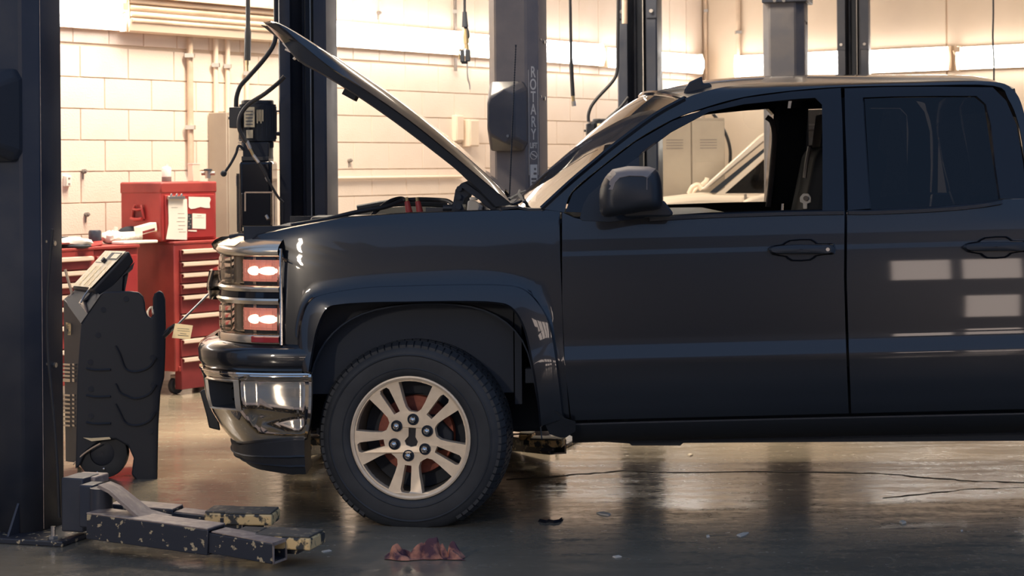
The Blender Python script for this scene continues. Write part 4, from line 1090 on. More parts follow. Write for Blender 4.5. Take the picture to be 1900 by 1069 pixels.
p3 = lift_post('dusty lift post with white vertical lettering and black cover behind the windshield', (0.03, 10.5, 0), False, 'post_dusty', tray=1.795, lettering=True, side_bolts=(2.21, 1.895, 1.4))
p4 = lift_post('navy lift post rising behind the windshield with a second power unit', (0.925, 13.46, 0), True, 'post', joint=2.56)
p5 = lift_post('grey blue lift post with a bracket on top above the cab roof', (1.90, 13.1, 0), False, 'post_grey', tray=None, side_bolts=(2.5, 2.0))
p6 = lift_post('farthest lift post, bright edged and narrow, above the cab roof', (3.20, 17.6, 0), True, 'post', joint=2.58)
MB().box(P(1461, -6, 13.1) + Vector((0, 0, 0)), (.31, .30, .10), Matrix.Rotation(-TH, 3, 'Z')).build('top_bracket', 'post', p5, bevel=.006)
for px in (1437, 1454): MB().cyl(P(px, 1, 12.94), P(px, 1, 12.92), .012, n=8).build('bracket_bolt', 'steel', p5)

def lift_arm(post, p0, p1, q1, w, h, pads, tread=True):
    """outer sleeve p0-p1, inner tube on to q1, flip-up adapter pads"""
    p0, p1, q1 = Vector(p0), Vector(p1), Vector(q1)
    def tube_(a, b, w, h, t=.008):
        d = (b - a).normalized(); x = d.cross(UP).normalized(); m = MB()
        for s_ in (-1, 1):
            m.span(a + x * s_ * (w/2 - t/2), b + x * s_ * (w/2 - t/2), t, h); m.span(a + UP * s_ * (h/2 - t/2), b + UP * s_ * (h/2 - t/2), w - 2*t, t)
        return m
    sl_ = tube_(p0, p1, w, h).build('arm', 'post_chip', post, bevel=.003)
    d = (p1 - p0).normalized()
    MB().span(p0 + UP * (h/2 + .003), p1 + UP * (h/2 + .003), w * .98, .006).build('top_plate', 'arm_top', sl_, bevel=.002)  # pale brown top paints the wall's reflection on the arm
    tube_(p1 - d * .12, q1, w * .80, h * .78).build('inner_arm', 'post_chip', sl_, bevel=.003)
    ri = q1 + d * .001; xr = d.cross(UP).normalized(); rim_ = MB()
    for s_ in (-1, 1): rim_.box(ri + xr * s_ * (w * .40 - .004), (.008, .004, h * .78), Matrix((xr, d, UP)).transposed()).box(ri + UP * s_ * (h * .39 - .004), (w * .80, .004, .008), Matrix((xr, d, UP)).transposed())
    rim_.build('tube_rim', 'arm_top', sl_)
    MB().span(p1 + d * .01 + UP * (h*.39 + .002), q1 + UP * (h*.39 + .002), w * .76, .004).build('inner_top_plate', 'arm_top', sl_)  # same painted reflection on the inner tube
    for c, L, W, Hh, ang in pads:
        c = Vector(c); Rz = Matrix.Rotation(ang, 3, 'Z')
        pd = MB().box(c, (L, W, Hh), Rz).build('lift_pad', 'pad_yellow', sl_, bevel=.006)
        MB().box(c + UP * (Hh/2 + .004), (L * .95, W * .92, .009), Rz).build('pad_rubber', 'pad_top', sl_, bevel=.003)
        MB().box(c - UP * (Hh/2 + .012), (L * .4, W * .5, .024), Rz).build('pad_stem', 'post_chip', sl_)
    return sl_
# arms of the nearest post (carriage, two arms)
mw1 = world_matrix(p1); R1 = mw1.to_3x3()
cb = MB().box(P(150, 932, 7.75), (.10, .14, .22), R1).box(P(170, 936, 7.62), (.06, .10, .17), R1)
cb.build('carriage', 'post', p1, bevel=.006)
MB().box(P(165, 888, 7.80), (.12, .12, .035), R1).build('carriage_cap', 'arm_top', p1, bevel=.006)
MB().cyl(P(188, 905, 7.56), P(188, 985, 7.56), .045, n=20).build('arm_pin', 'post', p1)
a0, a1, a2 = P(178, 972, 7.50), P(402, 1002, 7.27), P(519, 1024, 7.14)
arm1 = lift_arm(p1, a0, a1, a2, .125, .098, [(P(537, 1001, 7.26), .235, .16, .046, -.28), (P(462, 997, 7.33), .10, .15, .040, -.28)])
st = MB().grid([[P(180, 905, 7.40), P(203, 898, 7.56)], [P(200, 915, 7.40), P(222, 906, 7.56)], [P(250, 960, 7.40), P(278, 950, 7.52)], [P(262, 967, 7.40), P(318, 961, 7.50)]])
st.build('arm_gusset', 'arm_top', arm1, solid=.012)
b0, b1, b2 = P(215, 952, 7.86), P(330, 962, 7.80), P(456, 976, 7.70)
arm2 = lift_arm(p1, b0, b1, b2, .115, .085, [(P(468, 959, 7.72), .20, .15, .044, -.12), (P(409, 956, 7.76), .095, .15, .040, -.12)])
# arms of the posts behind the truck, seen under it
lift_arm(p3, P(900, 815, 10.30), P(950, 822, 9.9), P(1034, 830, 9.55), .12, .09, [(P(1016, 821, 9.55), .17, .12, .035, -.2), (P(978, 810, 9.7), .07, .1, .03, -.2)])
lift_arm(p2, P(640, 812, 10.45), P(612, 825, 10.0), P(560, 833, 9.6), .12, .09, [(P(566, 818, 9.62), .15, .12, .035, .2)])

# ------------------------------------------------------------------ hydraulic power units on the far posts
def power_unit(label, pu, px0, px1, Y, full):
    root = thing('power_unit', label, 'power unit', P((px0 + px1) / 2, 420, Y))
    k = (px1 - px0) / 69.0; X = lambda x, y, d=0.0: P(pu[0] + (x - 443) * k, pu[1] + (y - 188) * k, Y + d)
    m = Y / FPX * k
    def bxp(x0, y0, x1, y1, d0, d1):
        c = (X(x0, y0) + X(x1, y1)) / 2; c.y = Y + (d0 + d1) / 2
        return MB().box(c, (abs(x1 - x0) * m, d1 - d0, abs(y1 - y0) * m))
    mot = MB().cyl(X(478, 194), X(478, 262), 34 * m, n=28)
    for i in range(14):
        a = math.pi * (i / 13); mot.box(X(478 + 34 * math.cos(a), 228) + Vector((0, -34 * m * math.sin(a), 0)), (.006, .012, 60 * m), Matrix.Rotation(-a, 3, 'Z'))
    mot.build('motor', 'matte_black', root)
    MB().cyl(X(478, 186), X(478, 195), 30 * m, n=28).build('fan_cowl', 'black_plastic', root, bevel=.006)
    jb = bxp(430, 200, 452, 238, -.10, .04).build('junction_box', 'black_plastic', root, bevel=.004)
    MB().cyl(X(430, 219), X(424, 219), .008, n=8).build('switch', 'matte_black', jb)
    MB().cyl(X(438, 202), X(438, 194), .014, n=10).build('cable_gland', 'steel', jb)
    pl = bxp(459, 200, 478, 237, -.130, -.124).build('motor_plate', 'label', root)
    for i in range(5): bxp(462, 207 + i * 6, 475, 209 + i * 6, -.1325, -.130).build('print_line', 'ink', pl)
    bxp(463, 242, 475, 257, -.130, -.124).build('motor_plate', 'label', root)
    for i in range(4): bxp(482 + i * 3.4, 205, 483.6 + i * 3.4, 230 - (i % 2) * 4, -.126, -.120).build('cooling_slot', 'label', root)
    bxp(455, 264, 503, 297, -.10, .10).cyl(X(478, 262), X(478, 275), 30 * m, n=24).build('pump_block', 'matte_black', root, bevel=.008)
    bxp(453, 290, 503, 299, -.11, .11).build('pump_flange', 'black_plastic', root, bevel=.004)
    bxp(505, 205, 522, 208, -.02, .02).cyl(X(510, 206), X(510, 246), .012, n=8).cyl(X(507, 248), X(523, 248), .012, n=8).build('mounting_bracket', 'post', root)
    if full:
        bxp(450, 299, 510, 470, -.13, .13).build('reservoir', 'gloss_black', root, bevel=.018, segs=3)
        cv = bxp(455, 357, 509, 418, -.150, -.13).build('front_cover', 'gloss_black', root, bevel=.006)
        fr = MB()
        for a, b_ in (((455, 357), (509, 357)), ((455, 357), (455, 392)), ((509, 357), (509, 418))): fr.span(X(*a, -.15), X(*b_, -.15), .008, .008)
        fr.build('cover_rim', 'cream_dirty', cv)
        lb = bxp(457, 420, 508, 442, -.150, -.132).build('warning_label', 'label', root)
        for y, segs in ((425, ((464, 476), (483, 503))), (430, ((466, 475), (482, 501))), (436, ((469, 480), (485, 495)))):
            for a, b_ in segs: bxp(a, y, b_, y + 2.2, -.152, -.150).build('print_line', 'matte_black', lb)
        for i in range(3): bxp(443 + i * 2.5, 322, 444.6 + i * 2.5, 440, -.08, -.06).build('reservoir_rib', 'black_plastic', root)
        MB().tube([X(440, 326, -.07), X(440, 345, -.07)], .008, 6, 1).build('sight_tube', 'steel', root)
        lv = MB().tube([X(452, 278, -.1), X(445, 271, -.11), X(441, 274, -.12), X(438, 285, -.12), X(428, 304, -.13), X(417, 320, -.14)], .008, 8)
        lv.build('lowering_lever', 'matte_black', root); MB().ball(X(415, 322, -.14), .018).build('lever_knob', 'matte_black', root)
        for x, y in ((496, 333), (496, 404)): MB().cyl(X(x - 2, y - 4, -.15), X(x + 2, y + 3, -.16), .010, n=8).build('hose_fitting', 'steel', root)
    return root
power_unit('black hydraulic power unit with lever and beige plates beside the post behind the hood', (443, 188), 443, 512, 10.62, True)
power_unit('second black hydraulic power unit peeking over the windshield', (1096, 222), 1096, 1142, 13.4, False)

def hose(label, pts, r, mat='hose', name='hose', cat='hose', ends=None):
    root = thing(name, label, cat, pts[-1])
    MB().tube(pts, r, 10).build('hose_body', mat, root)
    for a, b_, rr, mt in ends or (): MB().cyl(a, b_, rr, n=10).build('hose_fitting', mt, root)
    return root
Yh = 10.55
hose('black supply cable hanging in an S from above into the power unit behind hood', [P(x, y, Yh) for x, y in ((514,-60),(512,0),(512,55),(508,82),(490,110),(462,142),(446,160),(439,180),(438,198))], .013, name='cable', cat='cable')
hose('black pressure hose curving from the post to the motor behind the hood', [P(x, y, Yh - .17) for x, y in ((528,142),(515,155),(490,175),(462,193),(446,215),(444,238),(452,256),(458,264))], .012,
     ends=[(P(458,262,Yh-.17), P(464,276,Yh-.17), .011, 'steel'), (P(464,276,Yh-.17), P(470,288,Yh-.17), .008, 'brass'), (P(470,288,Yh-.17), P(480,302,Yh-.17), .010, 'steel')])
hose('thin black hose running down across the power unit reservoir to the post', [P(x, y, Yh - .16) for x, y in ((479,300),(488,316),(498,335),(510,356),(518,368),(526,376))], .007)
hose('dark straight air hose with brass end hanging from above left of the power unit', [P(x, y, 11.6) for x, y in ((460,-80),(460,0),(460,60),(459,112))], lambda t: .014 + .006 * (t > .62), mat='hose', ends=[(P(459,112,11.6), P(459,121,11.6), .010, 'brass'), (P(459,121,11.6), P(459,132,11.6), .007, 'brass')])
hose('black hose hanging straight with a metal tip left of the far lift post', [P(x, y, 12.6) for x, y in ((1057,-60),(1058,0),(1059,60),(1060,120),(1063,178))], lambda t: .010 + .004 * (t > .7), ends=[(P(1063,178,12.6), P(1064,188,12.6), .012, 'brass'), (P(1064,188,12.6), P(1065,197,12.6), .016, 'steel')])
hose('black cable curving down to the second power unit over the windshield', [P(x, y, 13.3) for x, y in ((1147,-60),(1147,0),(1146,90),(1145,132),(1136,152),(1112,178),(1098,196),(1092,212),(1092,226))], .012, name='cable', cat='cable')
hose('short black hose from the far post down to the second power unit', [P(x, y, 13.25) for x, y in ((1166,180),(1150,200),(1130,218),(1108,240))], .010)
hose('black arched hose on the pale wall seen through the truck window', [P(x, y, 17.9) for x, y in ((1318,205),(1334,226),(1348,252),(1355,280),(1354,310))], .016)
hose('thin black cable hanging in front of the strip light over the rear of the cab', [P(x, y, 14.5) for x, y in ((1842,-60),(1843,20),(1842,70),(1844,110),(1844,160))], .007, name='cable', cat='cable')
hose('grey hydraulic cylinder pipe beside the far post left of its flange', [P(x, y, 13.2) for x, y in ((1159,-40),(1159,44))], .020, mat='cream_dirty', name='pipe', cat='pipe')
hose('dark cable hanging down the inside edge of the nearest lift post', [P(x, y, 7.70) for x, y in ((98,425),(93,480),(88,560),(89,650),(95,720),(102,800),(107,880),(110,960))], .006, name='cable', cat='cable')
# hanging air tool
Yt = 13.6
at = thing('air_tool', 'blow gun hanging on its hose in front of the long strip light', 'tool', P(864, 160, Yt))
MB().tube([P(862,-60,Yt), P(862,0,Yt), P(862,22,Yt)], .010, 8).build('hose_body', 'hose', at)
MB().cyl(P(862,22,Yt), P(863,50,Yt), .016, .024, n=12).build('swivel', 'matte_black', at)
MB().tube([P(863,48,Yt), P(866,56,Yt), P(868,66,Yt), P(866,72,Yt)], .014, 8).build('coupling', 'matte_black', at)
MB().cyl(P(864,54,Yt), P(866,80,Yt), .016, n=10).cyl(P(866,80,Yt), P(867,96,Yt), .012, n=10).build('fitting', 'brass', at)
MB().tube([P(862,56,Yt), P(860,72,Yt), P(862,88,Yt), P(856,94,Yt)], .008, 8).build('link', 'cream_dirty', at)
MB().box(P(858,104,Yt), (.03, .05, .09)).box(P(868,103,Yt), (.035, .05, .085)).span(P(856,116,Yt), P(868,116,Yt), .02, .02).build('body', 'matte_black', at, bevel=.006)
MB().tube([P(853,110,Yt), P(852,96,Yt), P(855,90,Yt)], .006, 6).build('trigger', 'brass', at)
MB().tube([P(867,112,Yt), P(867,128,Yt), P(868,146,Yt), P(871,156,Yt), P(872,166,Yt)], .006, 8).build('nozzle', 'steel', at)

# ------------------------------------------------------------------ tool chests along the left wall
def chest_frame(px, z, out):      # a point on the floor in front of the wall
    p = WL(px, 330, out); return Vector((p.x, p.y, z))
RW = Matrix((WLD, -WLN, UP)).transposed()     # local x along wall, y into wall, z up
class Frame:
    def __init__(s, o): s.o = Vector(o)
    def __call__(s, x, y, z): return s.o + WLD * x - WLN * y + UP * z
    def box(s, x0, x1, y0, y1, z0, z1): return MB().box(s((x0+x1)/2, (y0+y1)/2, (z0+z1)/2), (x1-x0, y1-y0, z1-z0), RW)
def caster(F, x, y, r, root):
    MB().cyl(F(x, y - .018, r), F(x, y + .018, r), r, n=20).build('caster', 'rubber', root, bevel=.006)
    MB().cyl(F(x, y - .022, r), F(x, y + .022, r), r * .45, n=14).build('caster_hub', 'cream_dirty', root)
    F.box(x - .025, x + .025, y - .028, y + .028, r * 1.1, r * 2.25).build('caster_fork', 'steel', root, bevel=.003)
def roller(label, F, w, d, ztop, heights, zb=.16):
    root = thing('roller_cabinet', label, 'tool chest', F(w/2, d/2, 0), YAWL)
    F.box(0, w, 0, d, zb, ztop).build('body', 'red_worn', root, bevel=.008)
    F.box(-.006, w + .006, -.006, d, ztop - .006, ztop + .012).build('top_tray', 'red_worn', root, bevel=.005)
    F.box(.03, w - .03, -.010, .02, zb + .0, zb + .035).build('bottom_rail', 'red_worn', root, bevel=.003)
    z = ztop - .04
    for h in heights:
        dr = F.box(.045, w - .03, -.016, .05, z - h + .006, z - .004).build('drawer', 'drawer_red', root, bevel=.004)
        pl = MB().grid([[F(x, y, z_) for x in (.050, w - .035)] for y, z_ in ((-.016, z - .006), (-.036, z - .010), (-.038, z - .024), (-.030, z - .028))])
        pl.build('drawer_pull', 'trim_pale', dr, solid=.004)
        z -= h
    for x in (.08, w - .08):
        for y in (.08, d - .08): caster(F, x, y, .058, root)
    return root
def solve_chest(px, py_top, z, out_front):
    p = WL(px, 330, out_front); return Vector((p.x, p.y, 0))
# right cabinet: front left corner at px 320
F1 = Frame(solve_chest(322, 455, 0, .76))
zt1 = PPL(326, 452, F1.o, WLN).z
roller('red roller cabinet with pale drawer pulls just behind the chrome grille', F1, .70, .50, zt1, (.085, .075, .075, .075, .13, .165, .125, .22))
MB().cyl(F1(.55, -.018, zt1 - .42), F1(.55, -.028, zt1 - .42), .016, n=12).build('keyhole', 'steel', bpy.data.objects['roller_cabinet'])
# upper chest standing on it
F2 = Frame(F1(-.02, .06, zt1 + .012))
c2 = PPL(299, 445, F2(0, 0, 0), WLN)
F2 = Frame(Vector((c2.x, c2.y, zt1 + .012)))
h2 = PPL(299, 339, F2.o, WLN).z - F2.o.z; w2 = (PPL(402, 400, F2.o, WLN) - F2.o).dot(WLD)
d2 = .40
top = thing('tool_chest', 'red upper tool chest with side handle and papers on its front', 'tool chest', F2(w2/2, d2/2, 0), YAWL)
F2.box(0, w2, 0, d2, 0, h2).build('body', 'red', top, bevel=.012)
F2.box(-.004, w2 + .004, -.004, d2 + .004, h2 - .075, h2 + .004).build('lid', 'red_worn', top, bevel=.012)
F2.box(.03, w2 - .03, -.012, .01, .02, h2 - .085).build('front_door', 'red', top, bevel=.004)
def side(y, z, o=0.0): return F2(-o, y, z)      # the chest's left end, facing the camera
hy, hz = d2 * .52, h2 * .50
hd = MB()
hd.add([side(hy - .05, hz - .055, .004), side(hy + .05, hz - .055, .004), side(hy + .05, hz + .03, .004), side(hy - .05, hz + .03, .004)], [(0, 1, 2, 3)])
hd.build('handle_recess', 'drawer_red', top, solid=.004)
MB().tube([side(hy - .058, hz - .045, .012), side(hy - .045, hz + .01, .02), side(hy - .03, hz + .048, .014)], .008, 8).tube([side(hy + .058, hz - .045, .012), side(hy + .045, hz + .01, .02), side(hy + .03, hz + .048, .014)], .008, 8).tube([side(hy - .055, hz - .045, .03), side(hy, hz - .05, .036), side(hy + .055, hz - .045, .03)], .012, 8).tube([side(hy - .045, hz + .02, .02), side(hy, hz + .016, .026), side(hy + .045, hz + .02, .02)], .008, 8).build('carry_handle', 'red', top)
# papers on the front
def sheet(name, label, cat, poly, o, mat='paper', lines=(), F=F2, curl=0.0):
    def fx(px, py, oo): return PPL(px, py, F(0, -oo, 0), WLN)
    root = tag(MB().prism(poly, lambda u, v, d: fx(u, v, o + d), 0, .0016).build(name, mat, None, recalc=True), label, cat)
    for a in lines: MB().prism([(a[0], a[1]), (a[2], a[1]), (a[2], a[1] + a[3]), (a[0], a[1] + a[3])], lambda u, v, d: fx(u, v, o + .0017 + d), 0, .0006).build('print_line', 'ink', root)
    return root
sheet('clipboard_paper', 'long white sheet hanging from a clip on the red tool chest', 'paper', [(312,369),(347,369),(348,400),(347,445),(308,444),(313,415)], .016, lines=[(330,396,342,.8),(330,404,344,.8),(328,411,343,.8),(331,418,344,.8),(330,425,340,.8),(332,430,345,.8),(318,385,330,.6)])
cl = thing('clip', 'chrome bulldog clip holding the long white sheet', 'clip', PPL(325, 366, F2(0,-.02,0), WLN))
MB().span(PPL(311,367,F2(0,-.026,0),WLN), PPL(342,367,F2(0,-.026,0),WLN), .02, .022).build('jaw', 'steel', cl, bevel=.003)
for a in (316, 326, 335): MB().cyl(PPL(a,364,F2(0,-.03,0),WLN), PPL(a+3,360,F2(0,-.034,0),WLN), .008, n=8).build('lever', 'chrome', cl)
sheet('torn_note', 'torn cream note taped at the top right of the red tool chest', 'paper', [(350,365),(389,366),(391,370),(389,377),(390,386),(382,386),(372,384),(362,387),(354,388),(350,384)], .0135)
sheet('small_note', 'small square white note in the middle of the red tool chest front', 'paper', [(357,396),(382,397),(382,425),(357,424)], .0135, lines=[(366,400,374,.7),(361,404,379,.3)])
sheet('sticker_strip', 'narrow dark patterned sticker beside the long white sheet', 'sticker', [(348,397),(356,397),(356,425),(348,425)], .0132, 'matte_black', lines=[(349,400,352,2),(352,405,355,2),(349,410,352,2),(352,415,355,2),(349,420,352,2)])
sheet('white_strip', 'thin white strip stuck under the small square note', 'sticker', [(349,427),(365,427),(365,430),(349,429)], .0135)
# things standing on the upper chest
zc = F2.o.z + h2 + .004
def up_at(px, back): p = PPL(px, 330, F2(0, back, 0), WLN); return Vector((p.x, p.y, zc))
q = up_at(309, .18)
bt = thing('spray_can', 'white can with dark bottom standing on the red upper chest', 'can', q)
MB().lathe([(.001,0),(.032,0),(.033,.003),(.033,.035),(.001,.035)], q, UP, 20).build('dark_base', 'ink', bt)
MB().lathe([(.033,.035),(.033,.09),(.028,.10),(.012,.105),(.012,.12),(.001,.12)], q, UP, 20).build('can_body', 'white_plastic', bt)
q = up_at(360, .2)
bt = thing('carton', 'small cream carton standing at the back of the red upper chest', 'carton', q)
MB().box(q + UP * .06, (.07, .05, .12), RW).build('carton_body', 'cream_metal', bt, bevel=.003); MB().box(q + UP * .123, (.074, .054, .006), RW).build('carton_lid', 'white_plastic', bt)
q = up_at(386, .25)
bt = thing('pipe_valve', 'small dusty metal valve lying on top of the upper chest near the locker', 'valve', q)
MB().cyl(q + UP * .02, q + UP * .075, .022, n=14).cyl(q + Vector((-.045, 0, .055)), q + Vector((.05, 0, .055)), .015, n=12).build('valve_body', 'steel', bt)
MB().lathe([(.008,.07),(.03,.075),(.03,.085),(.008,.088)], q, UP, 16).build('valve_wheel', 'matte_black', bt)
# left cabinet, nearer the camera
F0 = Frame(solve_chest(60, 455, 0, .76))
w0 = (WL(246, 330, .76) - F0.o).dot(WLD)
zt0 = PPL(180, 462, F0.o, WLN).z
c0 = roller('red tool cabinet with drawers behind the black recovery machine', F0, w0 - .33, .50, zt0, (.09, .075, .075, .075, .12, .15, .18))
for k_, o_ in enumerate(()): pass
def on_top(F, px, back, z): p = PPL(px, 400, F(0, back, 0), WLN); return Vector((p.x, p.y, z))
# work table end panel between the cabinets (plain red side)
sp = thing('side_cabinet', 'plain red cupboard between the two drawer cabinets', 'cupboard', F0(w0 - .16, .25, 0), YAWL)
F0.box(w0 - .322, w0 + .06, .02, .5, .14, zt0 - .005).build('body', 'red_worn', sp, bevel=.008)
F0.box(w0 - .30, w0 + .045, .008, .024, .18, zt0 - .05).build('door', 'red', sp, bevel=.004)
F0.box(w0 - .322, w0 + .06, .0, .5, zt0 - .005, zt0 + .015).build('worktop', 'red_worn', sp, bevel=.004)
for x in (w0 - .27, w0 + .01): caster(F0, x, .1, .06, sp)
zz = zt0 + .016
def pt(px, back, dz=0.0): v = on_top(F0, px, back, zz); v.z += dz; return v
# clutter
q = pt(176, .25); r_ = thing('black_cup', 'dark dented cup standing on the tool cabinet', 'cup', q)
MB().lathe([(.001,0),(.036,0),(.042,.03),(.042,.085),(.036,.095),(.031,.09),(.030,.01),(.001,.01)], q, UP, 20).build('cup_body', 'post', r_)
q = pt(207, .24); r_ = thing('white_bag', 'crumpled white bag beside the dark cup', 'bag', q)
bg = MB().ball(q + UP * .042, (.075, .06, .045), 16, 10)
for i, v in enumerate(bg.v): v += Vector((math.sin(i*2.1), math.cos(i*1.7), math.sin(i*3.3))) * .006; v.z = max(v.z, zz)
bg.build('bag_body', 'paper', r_); MB().cyl(q + Vector((.02, 0, .075)), q + Vector((.03, 0, .11)), .012, n=10).build('bag_neck', 'white_plastic', r_)
q = pt(246, .22); r_ = thing('paper_roll', 'ribbed white hose roll lying on the worktop', 'roll', q)
ax = WLD
rl_ = MB()
for k in range(9): rl_.lathe([(.001, k*.022), (.036, k*.022), (.039, k*.022+.011), (.036, k*.022+.021), (.001, k*.022+.021)], q + UP * .039 - ax * .14, ax, 16)
rl_.build('roll_body', 'white_plastic', r_)
q = pt(270, .12, .085); r_ = thing('parts_carton', 'white printed parts carton tilted on the clutter', 'carton', q)
Rc = RW @ Matrix.Rotation(-.18, 3, 'Y')
MB().box(q + UP * .012, (.15, .06, .055), Rc).build('carton_body', 'paper', r_, bevel=.003)
MB().box(q + UP * .012 + WLN * .031 - UP * .014, (.11, .002, .016), Rc).build('printed_band', 'drawer_red', r_); MB().box(q + UP * .012 + WLD * .0755, (.002, .05, .045), Rc).build('carton_flap', 'label', r_)
q = pt(250, .1); r_ = thing('white_tray', 'flat white tray at the front edge of the worktop', 'tray', q)
MB().box(q + UP * .012, (.30, .12, .02), RW).build('tray_body', 'white_plastic', r_, bevel=.006)
q = pt(243, .33); r_ = thing('black_pouch', 'black pouch lying behind the white roll', 'pouch', q)
MB().ball(q + UP * .055, (.10, .05, .055), 16, 8).build('pouch_body', 'interior', r_)
q = pt(120, .3, .0); r_ = thing('dark_jar', 'small dark jar at the far end of the tool cabinet', 'jar', q)
MB().lathe([(.001,0),(.03,0),(.03,.05),(.02,.06),(.001,.06)], q, UP, 16).build('jar_body', 'matte_black', r_)
# red cloth draped over the cabinet top, tools on it
rows = []
for i in range(14):
    a = i / 13; row = []
    for j in range(9):
        b_ = j / 8; p = on_top(F0, 100 + 90 * a, .03 + .42 * b_, zz)
        p.z += .012 + .05 * (1 - a) * b_ + .012 * math.sin(7 * a + 3 * b_) + .010 * math.sin(15 * b_ + 4 * a); row.append(p)
    rows.append(row)
tag(MB().grid(rows).build('red_cloth', 'red', None, face=(0, 0, 1), solid=.004, sub=1), 'folded red cloth lying over the tool cabinet beside the post', 'cloth')
q = pt(136, .05, .03); r_ = thing('white_rag', 'grimy white rag on the red cloth at the cabinet edge', 'rag', q)
rg = MB().ball(q, (.12, .05, .03), 18, 8)
for i, v in enumerate(rg.v): v.z += .008 * math.sin(i * 1.3); v.x += .008 * math.sin(i * 2.3)
rg.build('rag_body', 'paper', r_); MB().ball(q - UP * .022 + WLN * .01, (.11, .05, .02), 14, 6).build('dark_fold', 'matte_black', r_)

# ------------------------------------------------------------------ black recovery machine on wheels
YM = 9.25
mc = thing('recovery_machine', 'black wheeled service machine with tilted control panel beside the nearest post', 'machine', P(225, 900, YM))
def mp(px, py, d=0.0): return P(px, py, YM + d)
silh = [(150,603),(155,588),(186,546),(200,540),(262,540),(272,547),(276,562),(279,590),(284,600),(296,600),(303,590),(304,600),(307,640),(305,690),(303,705),(296,728),(293,780),(291,900),(262,902),(240,880),(248,850),(240,825),(215,812),(185,815),(160,835),(147,850)]
silh = [(150,603),(172,568),(186,546),(194,541),(240,539),(260,540),(270,548),(277,575),(283,592),(292,590),(296,575),(297,552)]
right = [(303,548),(307,560),(308,600),(307,660),(305,700),(298,728),(294,790),(292,902),(262,902),(256,880),(248,862)]
armr = [(285,585),(285,552),(288,543),(296,538),(303,541),(307,550)]
poly = [(150,603),(172,568),(186,546),(194,541),(240,540),(258,542),(266,550),(269,562),(270,575),(274,586),(281,590),(286,582),(286,552),(289,543),(296,539),(303,543),(307,556),(308,600),(307,660),(305,700),(298,728),(294,790),(292,902),(262,902),(244,880),(248,850),(238,828),(215,815),(185,818),(160,838),(148,865),(140,870),(143,700)]
MB().prism(poly, mp, -.0, .05).build('side_panel', 'machine', mc, recalc=True, bevel=.008, segs=3)
MB().prism([(x * .96 + 9, y * .985 + 10) for x, y in poly if y < 880][:31], mp, .05, .42).build('body', 'machine', mc, recalc=True)
fp = MB().add([mp(118, 556, .30), mp(160, 600, .02), mp(152, 860, .02), mp(122, 856, .30)], [(0, 1, 2, 3)])
front = fp.build('front_panel', 'machine', mc, solid=.012, face=(-.7, -.7, 0))
for k, y in enumerate([676, 683, 690, 697, 704, 706.5] + [733, 741, 749, 757, 765, 773, 781, 789]):
    for a, b_ in ((119, 132), (136, 140)):
        f0 = lambda x: .30 - .28 * (x - 119) / 36
        MB().span(mp(a, y, f0(a) - .016), mp(b_, y + .8, f0(b_) - .016), .012, .009).build('vent_louvre', 'steel', front)
MB().prism([(122,598),(131,600),(134,622),(126,622)], lambda u, v, d: mp(u, v, .20 + d), 0, .004).build('yellow_tag', 'pad_yellow', front)
# sloping shoulder and console
MB().add([mp(118, 556, .32), mp(150, 600, .0), mp(186, 548, .0), mp(160, 520, .34)], [(0, 1, 2, 3)]).build('shoulder', 'machine', mc, solid=.02)
MB().grid([[mp(146, 562, .02), mp(160, 540, .3)], [mp(162, 582, -.004), mp(180, 545, .3)], [mp(190, 545, -.004), mp(192, 541, .3)]]).build('cable_tray', 'arm_top', mc)
con = MB()
# console: light face tilted to the left, dark side towards the camera
c0_, c1_, c2_, c3_ = mp(133, 534, .34), mp(172, 538, .05), mp(240, 466, .02), mp(197, 465, .32)
e0, e1, e2, e3 = mp(150, 552, .34), mp(188, 560, .07), mp(249, 486, .05), mp(215, 480, .34)
con.add([c0_, c1_, c2_, c3_, e0, e1, e2, e3], [(0,1,2,3),(7,6,5,4),(0,4,5,1),(1,5,6,2),(2,6,7,3),(3,7,4,0)])
con_o = con.build('console', 'machine', mc, bevel=.008, recalc=True)
nn = (c1_ - c0_).cross(c3_ - c0_).normalized()
if nn.z < 0: nn = -nn
def cf(u, v, o=.009): return (c0_.lerp(c1_, u)).lerp(c3_.lerp(c2_, u), v) + nn * o
MB().add([cf(.06,.03), cf(.95,.03), cf(.95,.97), cf(.06,.97)], [(0,1,2,3)]).build('keypad_face', 'panel_face', con_o)
MB().add([cf(.45,.74,.011), cf(.92,.74,.011), cf(.92,.92,.011), cf(.45,.92,.011)], [(0,1,2,3)]).build('display_rim', 'machine', con_o)
MB().add([cf(.62,.77,.0125), cf(.89,.77,.0125), cf(.89,.89,.0125), cf(.62,.89,.0125)], [(0,1,2,3)]).build('display', 'panel_face', con_o)
MB().add([cf(.12,.655,.011), cf(.50,.655,.011), cf(.50,.67,.011), cf(.12,.67,.011)], [(0,1,2,3)]).build('panel_line', 'machine', con_o)
MB().cyl(cf(.52,.69,.006), cf(.52,.69,.03), .013, n=14).build('knob', 'machine', con_o)
for i in range(5):
    for j in range(3): MB().box(cf(.3 + .22 * j, .12 + .1 * i, .010), (.022, .018, .002), Matrix((((c1_-c0_).normalized()), nn.cross((c1_-c0_).normalized()), nn)).transposed()).build('key', 'label', con_o)
MB().prism([(192,541),(250,486),(246,500),(228,512),(226,541)], mp, .06, .26).prism([(152,560),(190,520),(240,490),(232,541),(196,541)], mp, .08, .30).build('console_stand', 'machine', mc, recalc=True)
hk = MB().tube([mp(121,500,.33), mp(128,525,.32), mp(133,545,.31), mp(128,552,.30)], .008, 6); hk.build('hose_hook', 'cream_dirty', mc)
MB().tube([mp(237,505,.2), mp(234,520,.2), mp(231,535,.2)], .006, 6).tube([mp(232,500,.2), mp(238,503,.2), mp(240,498,.2)], .010, 6).build('service_valve', 'cream_dirty', mc)
